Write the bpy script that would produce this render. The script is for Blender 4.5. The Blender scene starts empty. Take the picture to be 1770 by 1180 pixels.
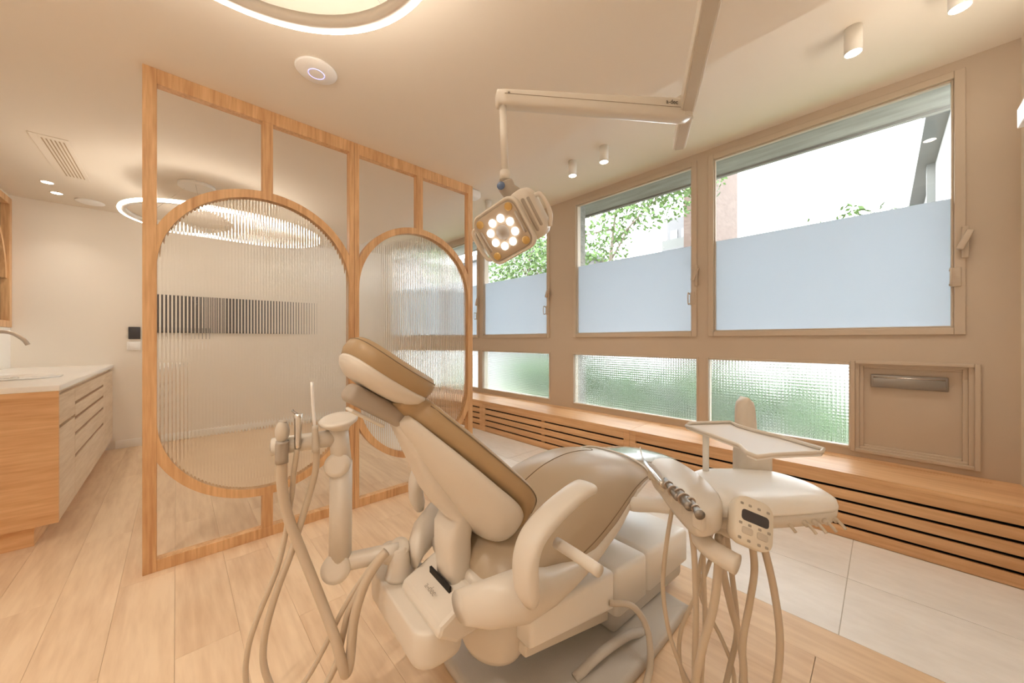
import bpy, bmesh, math, random
from mathutils import Vector, Matrix
random.seed(7)
PI = math.pi
S = bpy.context.scene
COL = S.collection

# ---------------------------------------------------------------- camera
CX, HY, FPX, AZ = 885.0, 588.0, 610.69, math.radians(46.476)
CAMZ = 1.15
FWD = Vector((math.cos(AZ), math.sin(AZ), 0)); RGT = Vector((math.sin(AZ), -math.cos(AZ), 0)); UPV = Vector((0, 0, 1))
CAMP = Vector((0, 0, CAMZ))
cam_d = bpy.data.cameras.new('camera'); cam = bpy.data.objects.new('camera', cam_d); COL.objects.link(cam)
cam.location = CAMP; cam.rotation_euler = (PI/2, 0, AZ - PI/2)
cam_d.sensor_width = 36; cam_d.lens = FPX/1770*36; cam_d.shift_y = -2/1770
cam_d.clip_start = 0.02; cam_d.clip_end = 200
S.camera = cam
def ray(x, y): return FWD*FPX + RGT*(x-CX) + UPV*(HY-y)
def at(x, y, d): return CAMP + ray(x, y)*(d/FPX)            # point seen at a pixel, at a distance along the view axis
def onz(x, y, z): r = ray(x, y); return CAMP + r*((z-CAMZ)/r.z)
def onx(x, y, X): r = ray(x, y); return CAMP + r*(X/r.x)
def ony(x, y, Y): r = ray(x, y); return CAMP + r*(Y/r.y)

# ---------------------------------------------------------------- world, exposure
W = bpy.data.worlds.new('overcast_sky'); S.world = W; W.use_nodes = True
bg = W.node_tree.nodes['Background']; bg.inputs[0].default_value = (0.93, 0.97, 1.0, 1); bg.inputs[1].default_value = 9.0
S.view_settings.view_transform = 'Standard'; S.view_settings.look = 'None'
S.view_settings.exposure = 0.46; S.view_settings.gamma = 1.0; S.view_settings.use_curve_mapping = False
S.cycles.use_denoising = True
S.cycles.max_bounces = 14; S.cycles.diffuse_bounces = 7; S.cycles.glossy_bounces = 4
S.cycles.transmission_bounces = 8; S.cycles.transparent_max_bounces = 12
S.cycles.sample_clamp_indirect = 20.0
S.cycles.caustics_reflective = False
def portal(y0, y1, z0, z1):
    l = bpy.data.lights.new('window_daylight', 'AREA'); l.shape = 'RECTANGLE'; l.size = y1-y0; l.size_y = z1-z0
    l.cycles.is_portal = True
    o = bpy.data.objects.new('window_daylight', l); COL.objects.link(o)
    o.location = (3.42, (y0+y1)/2, (z0+z1)/2); o.rotation_euler = (0, PI/2, 0)
    o.rotation_euler = Vector((-1, 0, 0)).to_track_quat('-Z', 'Z').to_euler()
    return o

# ---------------------------------------------------------------- helpers
ORG = {}
def org(o):
    while o is not None:
        if o.name in ORG: return ORG[o.name]
        o = o.parent
    return Vector((0, 0, 0))
def empty(name, loc, label=None, cat=None, group=None, kind=None, rz=0, local=False):
    o = bpy.data.objects.new(name, None); COL.objects.link(o); o.empty_display_size = .05
    o.location = loc; o.rotation_euler = (0, 0, rz)
    ORG[o.name] = Vector((0, 0, 0)) if local else Vector(loc)
    tag(o, label, cat, group, kind); return o
def tag(o, label=None, cat=None, group=None, kind=None):
    if label: o['label'] = label
    if cat: o['category'] = cat
    if group: o['group'] = group
    if kind: o['kind'] = kind
    return o
class MB:
    """collects shapes; build() links them as one mesh object"""
    def __init__(s): s.v = []; s.f = []; s.sm = []
    def add(s, vs, fs, smooth=False):
        n = len(s.v); s.v += [Vector(p) for p in vs]; s.f += [[i+n for i in f] for f in fs]; s.sm += [smooth]*len(fs); return s
    def box(s, a, b):
        (x0, y0, z0), (x1, y1, z1) = a, b
        return s.add([(x0,y0,z0),(x1,y0,z0),(x1,y1,z0),(x0,y1,z0),(x0,y0,z1),(x1,y0,z1),(x1,y1,z1),(x0,y1,z1)],
                     [(3,2,1,0),(4,5,6,7),(0,1,5,4),(1,2,6,5),(2,3,7,6),(3,0,4,7)])
    def rbox(s, a, b, r=.01, seg=3, M=None):
        bm = bmesh.new(); bmesh.ops.create_cube(bm, size=1)
        sz = [abs(b[i]-a[i]) for i in range(3)]; c = [(a[i]+b[i])/2 for i in range(3)]
        for v in bm.verts: v.co = Vector((v.co.x*sz[0]+c[0], v.co.y*sz[1]+c[1], v.co.z*sz[2]+c[2]))
        bmesh.ops.bevel(bm, geom=bm.edges[:], offset=min(r, min(sz)*.49), segments=seg, profile=.5, affect='EDGES')
        s.bm(bm, M); return s
    def bm(s, bm, M=None, smooth=True):
        bm.verts.index_update()
        vs = [(M @ v.co if M else v.co.copy()) for v in bm.verts]
        s.add(vs, [[v.index for v in f.verts] for f in bm.faces], smooth); bm.free(); return s
    def loft(s, rings, cap=True, smooth=True, closed=True):
        n = len(rings[0]); vs = [p for r in rings for p in r]; fs = []
        for i in range(len(rings)-1):
            for j in range(n if closed else n-1):
                k = (j+1) % n; fs.append((i*n+j, i*n+k, (i+1)*n+k, (i+1)*n+j))
        if cap:
            fs.append(list(range(n))[::-1]); fs.append([(len(rings)-1)*n+j for j in range(n)])
        return s.add(vs, fs, smooth)
    def tube(s, pts, r, seg=10, sub=6, cap=True):
        P = smooth_path(pts, sub); m = len(P)
        rr = r if callable(r) else (lambda u: r)
        rings = []; up = None
        for i, p in enumerate(P):
            t = (P[min(i+1, m-1)] - P[max(i-1, 0)]).normalized()
            if up is None: up = t.orthogonal().normalized()
            up = (up - t*up.dot(t)).normalized(); sd = t.cross(up)
            R = rr(i/(m-1))
            rings.append([p + (up*math.cos(a) + sd*math.sin(a))*R for a in [2*PI*k/seg for k in range(seg)]])
        return s.loft(rings, cap)
    def cyl(s, p, q, r, r2=None, seg=20):
        p, q = Vector(p), Vector(q); t = (q-p).normalized(); u = t.orthogonal().normalized(); w = t.cross(u)
        r2 = r if r2 is None else r2
        mk = lambda c, R: [c + (u*math.cos(a)+w*math.sin(a))*R for a in [2*PI*k/seg for k in range(seg)]]
        n = len(s.v); s.loft([mk(p, r), mk(q, r2)], True); s.sm[-1] = s.sm[-2] = False; return s
    def lathe(s, prof, c, axis=(0,0,1), seg=24):
        c = Vector(c); t = Vector(axis).normalized(); u = t.orthogonal().normalized(); w = t.cross(u)
        return s.loft([[c + t*h + (u*math.cos(a)+w*math.sin(a))*max(r, 1e-4) for a in [2*PI*k/seg for k in range(seg)]] for r, h in prof], True)
    def prism(s, outline, lo, hi, ax):
        """outline of 2D points extruded along axis ax (0,1,2)"""
        def P(p, h):
            q = [0,0,0]; o = [i for i in range(3) if i != ax]; q[o[0]] = p[0]; q[o[1]] = p[1]; q[ax] = h; return q
        return s.loft([[P(p, lo) for p in outline], [P(p, hi) for p in outline]], True, smooth=False)
    def build(s, name, mat, parent=None, label=None, cat=None, group=None, kind=None, bevel=0, sub=0, recalc=True):
        o0 = org(parent) if parent else Vector((0,0,0))
        me = bpy.data.meshes.new(name); me.from_pydata([tuple(v-o0) for v in s.v], [], s.f)
        me.polygons.foreach_set('use_smooth', s.sm); me.update()
        if recalc:
            bm = bmesh.new(); bm.from_mesh(me); bmesh.ops.recalc_face_normals(bm, faces=bm.faces[:]); bm.to_mesh(me); bm.free()
        if mat: me.materials.append(MAT[mat] if isinstance(mat, str) else mat)
        o = bpy.data.objects.new(name, me); COL.objects.link(o)
        if parent: o.parent = parent
        if bevel:
            m = o.modifiers.new('bevel', 'BEVEL'); m.width = bevel; m.segments = 2; m.limit_method = 'ANGLE'; m.angle_limit = math.radians(40)
        if sub:
            m = o.modifiers.new('sub', 'SUBSURF'); m.levels = sub; m.render_levels = sub
        tag(o, label, cat, group, kind); return o
def smooth_path(pts, sub=6):
    pts = [Vector(p) for p in pts]
    if len(pts) < 3: return pts
    P = [pts[0]*2-pts[1]] + pts + [pts[-1]*2-pts[-2]]; out = []
    for i in range(1, len(P)-2):
        for k in range(sub):
            t = k/sub; a, b, c, d = P[i-1:i+3]
            out.append(.5*((2*b) + (c-a)*t + (2*a-5*b+4*c-d)*t*t + (3*b-a-3*c+d)*t**3))
    return out + [pts[-1]]
def lerp_keys(keys, x):
    """keys: list of tuples (x, a, b, ...) -> smooth interpolation"""
    for i in range(len(keys)-1):
        if x <= keys[i+1][0] or i == len(keys)-2:
            k0, k1 = keys[i], keys[i+1]; t = min(1, max(0, (x-k0[0])/(k1[0]-k0[0])))
            km = keys[i-1] if i else k0; kp = keys[i+2] if i+2 < len(keys) else k1; r = []
            for j in range(1, len(k0)):
                m0 = ((k1[j]-km[j])/(k1[0]-km[0]))*(k1[0]-k0[0]) if k1[0] != km[0] else 0
                m1 = ((kp[j]-k0[j])/(kp[0]-k0[0]))*(k1[0]-k0[0]) if kp[0] != k0[0] else 0
                r.append((2*t**3-3*t*t+1)*k0[j] + (t**3-2*t*t+t)*m0 + (3*t*t-2*t**3)*k1[j] + (t**3-t*t)*m1)
            return r
def rrect(x0, y0, x1, y1, r, n=6):
    out = []
    for cx, cy, a0 in ((x1-r, y1-r, 0), (x0+r, y1-r, PI/2), (x0+r, y0+r, PI), (x1-r, y0+r, 1.5*PI)):
        out += [(cx+r*math.cos(a0+PI/2*k/n), cy+r*math.sin(a0+PI/2*k/n)) for k in range(n+1)]
    return out
def resample(poly, n):
    """closed smooth curve through plan points"""
    P = [Vector((p[0], p[1], 0)) for p in poly]; m = len(P); out = []
    for i in range(m):
        a, b, c, d = P[i-1], P[i], P[(i+1) % m], P[(i+2) % m]
        for k in range(n):
            t = k/n; out.append(.5*((2*b)+(c-a)*t+(2*a-5*b+4*c-d)*t*t+(3*b-a-3*c+d)*t**3))
    return [(p.x, p.y) for p in out]
def pillow(mb, outline, prof, fn=None, smooth=True):
    """outline: 2D loop; prof: [(scale, height)] ; fn maps (x,y,h)->3D"""
    cx = sum(p[0] for p in outline)/len(outline); cy = sum(p[1] for p in outline)/len(outline)
    fn = fn or (lambda x, y, h: (x, y, h))
    return mb.loft([[fn(cx+(x-cx)*k, cy+(y-cy)*k, h) for x, y in outline] for k, h in prof], True, smooth)
def copy_tree(o, parent=None, delta=None):
    c = o.copy(); COL.objects.link(c); c.parent = parent
    if delta is not None: c.location = o.location + Vector(delta)
    for ch in o.children: copy_tree(ch, c)
    return c

# ---------------------------------------------------------------- materials
MAT = {}
def nodes(name):
    m = bpy.data.materials.new(name); m.use_nodes = True; nt = m.node_tree
    MAT[name] = m; return m, nt, nt.nodes['Principled BSDF'], nt.nodes['Material Output']
def plain(name, col, rough=.5, metal=0, spec=.5, bump=0, bscale=200, coat=0, emit=None, es=0):
    m, nt, b, out = nodes(name)
    b.inputs['Base Color'].default_value = (*col, 1); b.inputs['Roughness'].default_value = rough
    b.inputs['Metallic'].default_value = metal; b.inputs['Specular IOR Level'].default_value = spec
    b.inputs['Coat Weight'].default_value = coat
    if emit: b.inputs['Emission Color'].default_value = (*emit, 1); b.inputs['Emission Strength'].default_value = es
    if bump:
        tc = nt.nodes.new('ShaderNodeTexCoord'); n = nt.nodes.new('ShaderNodeTexNoise'); n.inputs['Scale'].default_value = bscale; n.inputs['Detail'].default_value = 3
        bp = nt.nodes.new('ShaderNodeBump'); bp.inputs['Strength'].default_value = bump; bp.inputs['Distance'].default_value = .002
        nt.links.new(tc.outputs['Object'], n.inputs['Vector']); nt.links.new(n.outputs['Fac'], bp.inputs['Height']); nt.links.new(bp.outputs[0], b.inputs['Normal'])
    return m
def wood(name, dark, light, stretch, rough=.45, rnd=False, fine=1.0, spec=.35):
    """stretch: noise frequency per axis; the low one runs along the grain"""
    m, nt, b, out = nodes(name); L = nt.links.new; N = nt.nodes.new
    tc = N('ShaderNodeTexCoord'); src = tc.outputs['Object']
    if rnd:
        oi = N('ShaderNodeObjectInfo'); mu = N('ShaderNodeVectorMath'); mu.operation = 'SCALE'; mu.inputs[0].default_value = (37, 19, 53)
        L(oi.outputs['Random'], mu.inputs['Scale']); ad = N('ShaderNodeVectorMath'); ad.operation = 'ADD'
        L(src, ad.inputs[0]); L(mu.outputs[0], ad.inputs[1]); src = ad.outputs[0]
    mp = N('ShaderNodeMapping'); mp.inputs['Scale'].default_value = stretch; L(src, mp.inputs['Vector'])
    n1 = N('ShaderNodeTexNoise'); n1.inputs['Scale'].default_value = 1.0; n1.inputs['Detail'].default_value = 5; n1.inputs['Roughness'].default_value = .62; n1.inputs['Distortion'].default_value = .5
    L(mp.outputs[0], n1.inputs['Vector'])
    mp2 = N('ShaderNodeMapping'); mp2.inputs['Scale'].default_value = [q*5*fine for q in stretch]; L(src, mp2.inputs['Vector'])
    n2 = N('ShaderNodeTexNoise'); n2.inputs['Scale'].default_value = 1.0; n2.inputs['Detail'].default_value = 3; L(mp2.outputs[0], n2.inputs['Vector'])
    mx = N('ShaderNodeMath'); mx.operation = 'MULTIPLY_ADD'; mx.inputs[1].default_value = .45; L(n2.outputs['Fac'], mx.inputs[0])
    ms = N('ShaderNodeMath'); ms.operation = 'MULTIPLY'; ms.inputs[1].default_value = .62; L(n1.outputs['Fac'], ms.inputs[0]); L(ms.outputs[0], mx.inputs[2])
    fac = mx.outputs[0]
    if rnd:
        ra = N('ShaderNodeMath'); ra.operation = 'MULTIPLY_ADD'; ra.inputs[1].default_value = .08; L(oi.outputs['Random'], ra.inputs[0]); 
        sb = N('ShaderNodeMath'); sb.operation = 'SUBTRACT'; sb.inputs[1].default_value = .04; L(fac, sb.inputs[0]); L(sb.outputs[0], ra.inputs[2]); fac = ra.outputs[0]
    cr = N('ShaderNodeValToRGB'); cr.color_ramp.elements[0].position = .36; cr.color_ramp.elements[0].color = (*dark, 1)
    cr.color_ramp.elements[1].position = .66; cr.color_ramp.elements[1].color = (*light, 1)
    L(fac, cr.inputs[0]); L(cr.outputs[0], b.inputs['Base Color'])
    b.inputs['Roughness'].default_value = rough; b.inputs['Specular IOR Level'].default_value = spec
    bp = N('ShaderNodeBump'); bp.inputs['Strength'].default_value = .12; bp.inputs['Distance'].default_value = .001; L(n2.outputs['Fac'], bp.inputs['Height']); L(bp.outputs[0], b.inputs['Normal'])
    return m
def thin_glass(name, tint=(1, 1, 1), fres=1.45):
    m, nt, b, out = nodes(name); nt.nodes.remove(b); N = nt.nodes.new; L = nt.links.new
    t = N('ShaderNodeBsdfTransparent'); t.inputs[0].default_value = (*tint, 1); g = N('ShaderNodeBsdfGlossy'); g.inputs['Roughness'].default_value = .01
    lw = N('ShaderNodeLayerWeight'); lw.inputs['Blend'].default_value = .5; mx = N('ShaderNodeMixShader')
    f0 = ((fres-1)/(fres+1))**2
    pw = N('ShaderNodeMath'); pw.operation = 'POWER'; pw.inputs[1].default_value = 5; L(lw.outputs['Facing'], pw.inputs[0])
    f = N('ShaderNodeMath'); f.operation = 'MULTIPLY_ADD'; f.inputs[1].default_value = 1-f0; f.inputs[2].default_value = f0*1.6; f.use_clamp = True; L(pw.outputs[0], f.inputs[0])
    L(f.outputs[0], mx.inputs[0]); L(t.outputs[0], mx.inputs[1]); L(g.outputs[0], mx.inputs[2]); L(mx.outputs[0], out.inputs[0]); return m
def solid_glass(name, col=(1, 1, 1), rough=0.0, ior=1.5):
    m, nt, b, out = nodes(name)
    b.inputs['Base Color'].default_value = (*col, 1); b.inputs['Roughness'].default_value = rough; b.inputs['IOR'].default_value = ior
    b.inputs['Transmission Weight'].default_value = 1; return m
def emitter(name, col, st):
    m, nt, b, out = nodes(name); b.inputs['Base Color'].default_value = (.9, .9, .9, 1)
    b.inputs['Emission Color'].default_value = (*col, 1); b.inputs['Emission Strength'].default_value = st; return m

plain('wall_paint', (.84, .775, .69), .75, bump=.05, bscale=90)
plain('ceiling_paint', (.82, .745, .65), .85)
plain('trim_paint', (.56, .465, .37), .5)
plain('white_paint', (.88, .86, .82), .5)
plain('tile_grout', (.60, .57, .53), .8)
plain('floor_base', (.50, .37, .25), .9)
wood('oak_frame', (.50, .265, .12), (.76, .485, .255), (16, 16, 1.1))
wood('oak_bench', (.60, .33, .16), (.80, .51, .28), (10, .7, 14))
wood('oak_panel', (.62, .335, .16), (.80, .51, .27), (1.2, 1.2, 15), rough=.5)
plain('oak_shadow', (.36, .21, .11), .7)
wood('oak_light', (.62, .46, .31), (.76, .61, .45), (8, 1.0, 15), rough=.5)
wood('floor_oak', (.68, .48, .31), (.86, .67, .47), (7, .8, 7), rough=.42, rnd=True, spec=.4)
wood('tile_stone', (.82, .81, .80), (.91, .905, .90), (6, 2.2, 6), rough=.38, rnd=True, spec=.45)
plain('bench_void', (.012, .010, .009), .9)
thin_glass('clear_glass', (.985, .99, .985))
solid_glass('reeded_glass', (.985, .99, .98))
plain('laminate_white', (.92, .90, .87), .22, spec=.5)
plain('nickel', (.55, .47, .40), .28, metal=1)
plain('chrome', (.75, .73, .70), .18, metal=1)
plain('steel_dark', (.33, .31, .29), .38, metal=1)
plain('chair_plastic', (.70, .65, .58), .32, spec=.45)
plain('chair_white', (.88, .87, .845), .32, spec=.45)
plain('chair_grey', (.40, .345, .285), .45)
plain('leather_tan', (.41, .285, .155), .40, spec=.5, bump=.10, bscale=600)
plain('leather_tan_sheen', (.47, .375, .265), .34, spec=.65, bump=.10, bscale=600)  # same tan leather as the back, lightened to hold the window sheen
plain('seam_thread', (.22, .16, .10), .7)
plain('hose', (.58, .49, .385), .45)
plain('hose_light', (.60, .54, .46), .45)
plain('base_grey', (.56, .54, .51), .5, bump=.5, bscale=420)
plain('pad_face', (.78, .72, .62), .5)
plain('screen_dark', (.055, .05, .055), .25)
plain('black_gap', (.015, .012, .01), .8)
plain('ink', (.05, .045, .04), .6)
plain('soft_ink', (.38, .34, .29), .6)
plain('lamp_white', (.86, .83, .78), .45)
plain('lamp_amber', (.62, .40, .13), .2, spec=.6)
plain('lamp_lens', (.52, .43, .33), .2, spec=.6)
plain('lamp_grey', (.42, .37, .31), .4)
plain('plastic_white', (.90, .88, .86), .4)
plain('tv_black', (.012, .011, .012), .3)
emitter('led_warm', (1.0, .91, .78), 17)
emitter('led_spot', (1.0, .86, .68), 30)
emitter('led_lamp', (1.0, .98, .95), 6)
emitter('led_blue', (.22, .30, 1.0), 1.0)
plain('concrete', (.40, .39, .36), .9, bump=.4, bscale=30)
plain('blue_glass', (.10, .16, .30), .15, spec=.7)
plain('tray_white', (.86, .85, .84), .25, spec=.5)
wood('concrete', (.17, .165, .15), (.32, .315, .29), (3, .5, 9), rough=.9, spec=.2)
wood('brick_far', (.05, .03, .023), (.105, .078, .064), (2, 3, 11), rough=.9)
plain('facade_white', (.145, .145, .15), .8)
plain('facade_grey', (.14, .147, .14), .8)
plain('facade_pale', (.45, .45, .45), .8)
plain('far_glass', (.16, .19, .23), .15)
plain('bark', (.16, .13, .10), .9)
plain('leaf', (.045, .135, .016), .6)
plain('leaf_pale', (.075, .14, .032), .6)
plain('grass', (.10, .16, .05), .9, bump=.6, bscale=40)
plain('paving', (.13, .127, .12), .9)
def film_mat():
    m, nt, b, out = nodes('frosted_film'); nt.nodes.remove(b); N = nt.nodes.new; L = nt.links.new
    t = N('ShaderNodeBsdfTranslucent'); t.inputs[0].default_value = (.53, .57, .615, 1)
    d = N('ShaderNodeBsdfDiffuse'); d.inputs[0].default_value = (.75, .78, .80, 1); mx = N('ShaderNodeMixShader'); mx.inputs[0].default_value = .3
    L(t.outputs[0], mx.inputs[1]); L(d.outputs[0], mx.inputs[2]); L(mx.outputs[0], out.inputs[0])
film_mat()
def cast_glass_mat():
    """pressed glass: a grid of small square lenses"""
    m, nt, b, out = nodes('cast_glass'); N = nt.nodes.new; L = nt.links.new
    b.inputs['Base Color'].default_value = (.97, .99, .98, 1); b.inputs['Roughness'].default_value = .02
    b.inputs['Transmission Weight'].default_value = 1; b.inputs['IOR'].default_value = 1.5
    t = N('ShaderNodeBsdfTranslucent'); t.inputs[0].default_value = (.34, .37, .35, 1); mx = N('ShaderNodeMixShader'); mx.inputs[0].default_value = .16
    L(b.outputs[0], mx.inputs[1]); L(t.outputs[0], mx.inputs[2]); L(mx.outputs[0], out.inputs[0])
cast_glass_mat()

# ================================================================ the room
XL, XW, YN, YB = -1.13, 3.28, -.506, 5.60
XS, ZC, ZS = 1.887, 2.5, 2.77          # ceiling step; main and window-side ceiling heights
XT = 1.875                              # oak planks end, stone tiles begin
def structure(mb, name, mat, **k): return mb.build(name, mat, kind='structure', **k)
floor = structure(MB().box((XL-.1, YN-.1, -.12), (XW+.1, YB+.1, -.012)), 'floor', 'floor_base')
ceiling = structure(MB().box((XL-.1, YN-.1, ZC), (XS, YB+.1, ZC+.5)).box((XS, YN-.1, ZS), (XW+.12, YB+.1, ZS+.23)), 'ceiling', 'ceiling_paint')
structure(MB().box((XL-.1, YN-.1, 0), (XL, 4.15, ZC)).box((XL-.1, 4.15, 0), (XL, 5.59, 1.27)).box((XL-.1, 4.15, 2.46), (XL, 5.59, ZC)).box((XL-.1, 5.59, 0), (XL, YB+.1, ZC)), 'wall_left', 'wall_paint')
structure(MB().box((XL, YB, 0), (XS, YB+.1, ZC)).box((XS, YB, 0), (XW+.12, YB+.1, ZS)), 'wall_back', 'wall_paint')
structure(MB().box((XL, YN-.1, 0), (XS, YN, ZC)).box((XS, YN-.1, 0), (XW+.12, YN, ZS)), 'wall_near', 'wall_paint')

# planks (parts of the floor): rows along Y
PW, PL = .188, 1.28
plank_me = {}
def plank(x, y0, y1, w):
    key = (round(w, 3), round(y1-y0, 2))
    if key not in plank_me:
        mb = MB(); L_ = y1-y0; g = .0004
        mb.box((g, g, -.012), (w-g, L_-g, 0)); o = mb.build('plank', 'floor_oak', floor)
        plank_me[key] = o.data
    else:
        o = bpy.data.objects.new('plank', plank_me[key]); COL.objects.link(o); o.parent = floor
    o.location = (x, y0, 0); return o
r = 0; x = XT
while x > XL + .01:
    w = min(PW, x-XL); y = YN - (r*.47 % 1.0)*PL
    while y < YB - .01:
        a, b_ = max(y, YN), min(y+PL, YB)
        if b_-a > .02: plank(x-w, round(a, 2) if a != YN else a, b_, w)
        y += PL
    x -= w; r += 1
# stone tiles
tile_me = {}
for (x0, x1) in ((XT, 2.352), (2.352, 2.83)):
    y = .122 - .6
    ys = [YN, .122, 1.322, 2.522, 3.722, 4.922, YB]
    for a, b_ in zip(ys, ys[1:]):
        g = .0016; key = (round(x1-x0, 3), round(b_-a, 3))
        if key not in tile_me:
            o = MB().box((g, g, -.012), (x1-x0-g, b_-a-g, 0)).build('tile', 'tile_stone', floor); tile_me[key] = o.data
        else:
            o = bpy.data.objects.new('tile', tile_me[key]); COL.objects.link(o); o.parent = floor
        o.location = (x0, a, 0)
structure(MB().box((XT, YN, -.012), (2.83, YB, -.004)), 'floor_grout', 'tile_grout')
# skirting
structure(MB().rbox((-.47, YB-.014, 0), (2.83, YB, .085), .003, 2), 'baseboard_back', 'white_paint')
structure(MB().rbox((XL, YN, 0), (XL+.014, 3.2, .085), .003, 2), 'baseboard_left', 'white_paint')

# ---------------------------------------------------------------- window wall
UZ0, UZ1, LZ0, LZ1 = 1.195, 2.70, .425, 1.005
UP = [(-.31, 1.015), (1.13, 2.425), (2.80, 4.09), (4.18, 5.47)]
LO = [(.145, 1.045), (1.105, 2.452), (2.78, 4.105), (4.17, 5.49)]
PANEL = (-.355, .135)
wb = MB(); XO = XW+.12
def vpieces(ranges, z0, z1):
    e = YN-.1
    for a, b_ in sorted(ranges):
        wb.box((XW, e, z0), (XO, a, z1)); e = b_
    wb.box((XW, e, z0), (XO, YB+.1, z1))
wb.box((XW, YN-.1, 0), (XO, YB+.1, LZ0)); wb.box((XW, YN-.1, LZ1), (XO, YB+.1, UZ0)); wb.box((XW, YN-.1, UZ1), (XO, YB+.1, ZS))
vpieces(UP, UZ0, UZ1); vpieces(LO + [PANEL], LZ0, LZ1)
wall_right = structure(wb, 'wall_right', 'trim_paint')
def ring_frame(mb, y0, y1, z0, z1, w, xa, xb):
    mb.box((xa, y0, z0), (xb, y0+w, z1)); mb.box((xa, y1-w, z0), (xb, y1, z1))
    mb.box((xa, y0+w, z0), (xb, y1-w, z0+w)); mb.box((xa, y0+w, z1-w), (xb, y1-w, z1)); return mb
nw = 0
for i, (a, b_) in enumerate(UP):
    nw += 1
    win = empty('window_%d' % nw, (XW, (a+b_)/2, UZ0), kind='structure')
    fr = ring_frame(MB(), a-.012, b_+.012, UZ0-.012, UZ1+.012, .042, XW-.014, XW+.05).build('sash', 'trim_paint', win, bevel=.004)
    ring_frame(MB(), a+.03, b_-.03, UZ0+.03, UZ1-.03, .010, XW+.002, XW+.03).build('glazing_bead', 'trim_paint', win, bevel=.003)
    MB().box((XW+.030, a+.03, UZ0+.03), (XW+.034, b_-.03, UZ1-.03)).build('pane', 'clear_glass', win)
    MB().box((XW+.0275, a+.036, UZ0+.036), (XW+.0285, b_-.036, 1.985)).build('frosted_film', 'frosted_film', win)
    # casement fastener on the near-side stile
    h = MB().rbox((XW-.030, a-.022, 1.62), (XW-.014, a+.004, 1.80), .004, 2).build('handle_plate', 'trim_paint', win)
    Mh = Matrix.Translation((XW-.04, a-.006, 1.72)) @ Matrix.Rotation(.35, 4, 'X')
    MB().rbox((-.014, -.014, -.055), (.010, .014, .055), .004, 2, Mh).build('lever', 'trim_paint', h)
    k = MB().tube([(XW-.014, a+.045, 1.555), (XW-.05, a+.045, 1.56), (XW-.05, a+.045, 1.47), (XW-.014, a+.045, 1.475)], .005, 6, 3).build('keeper', 'trim_paint', win)
    MB().rbox((XW-.02, a+.004, 1.46), (XW-.012, a+.04, 1.57), .003, 2).build('keeper_plate', 'trim_paint', k)
for i, (a, b_) in enumerate(LO):
    nw += 1
    win = empty('window_%d' % nw, (XW, (a+b_)/2, LZ0), kind='structure')
    ring_frame(MB(), a, b_, LZ0, LZ1, .018, XW-.006, XW+.05).build('window_frame', 'trim_paint', win, bevel=.004)
    # pressed glass: a grid of small square lenses on the room side
    y0, y1, z0, z1, c_, q_ = a+.012, b_-.012, LZ0+.012, LZ1-.012, .022, 5
    ny_, nz_ = int((y1-y0)/c_)*q_, int((z1-z0)/c_)*q_; vs = []
    for j in range(nz_+1):
        for k in range(ny_+1):
            hgt = (math.sin(PI*(k % q_)/q_)*math.sin(PI*(j % q_)/q_))**.7*.0022
            vs.append((XW+.032-hgt, y0+(y1-y0)*k/ny_, z0+(z1-z0)*j/nz_))
    fs = [(j*(ny_+1)+k, (j+1)*(ny_+1)+k, (j+1)*(ny_+1)+k+1, j*(ny_+1)+k+1) for j in range(nz_) for k in range(ny_)]
    q = MB().add(vs, fs, True); q.add([(XW+.037, y0, z0), (XW+.037, y1, z0), (XW+.037, y1, z1), (XW+.037, y0, z1)], [(0, 1, 2, 3)])
    q.build('pane', 'cast_glass', win, recalc=False)
# letter flap panel
pn = empty('trim_1', (XW, sum(PANEL)/2, LZ0), kind='structure')
a, b_ = PANEL
MB().box((XW+.035, a, LZ0), (XW+.05, b_, LZ1)).build('panel_board', 'trim_paint', pn)
for j, (w, xx) in enumerate(((.020, -.018), (.040, .000), (.058, .016))):
    ring_frame(MB(), a-.02+.02*j, b_+.02-.02*j, LZ0-.012+.014*j, LZ1+.012-.014*j, .022, XW+xx, XW+.04).build('moulding', 'trim_paint', pn, bevel=.004)
fl = MB().rbox((XW+.018, -.262, .845), (XW+.037, .060, .928), .003, 2).build('letter_slot', 'steel_dark', pn, label='brushed steel letter slot')
MB().rbox((XW+.010, -.252, .853), (XW+.020, .050, .905), .002, 2).build('flap', 'steel_dark', fl)
MB().cyl((XW+.015, -.25, .912), (XW+.015, .048, .912), .004, seg=8).build('hinge_rod', 'chrome', fl)

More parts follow.
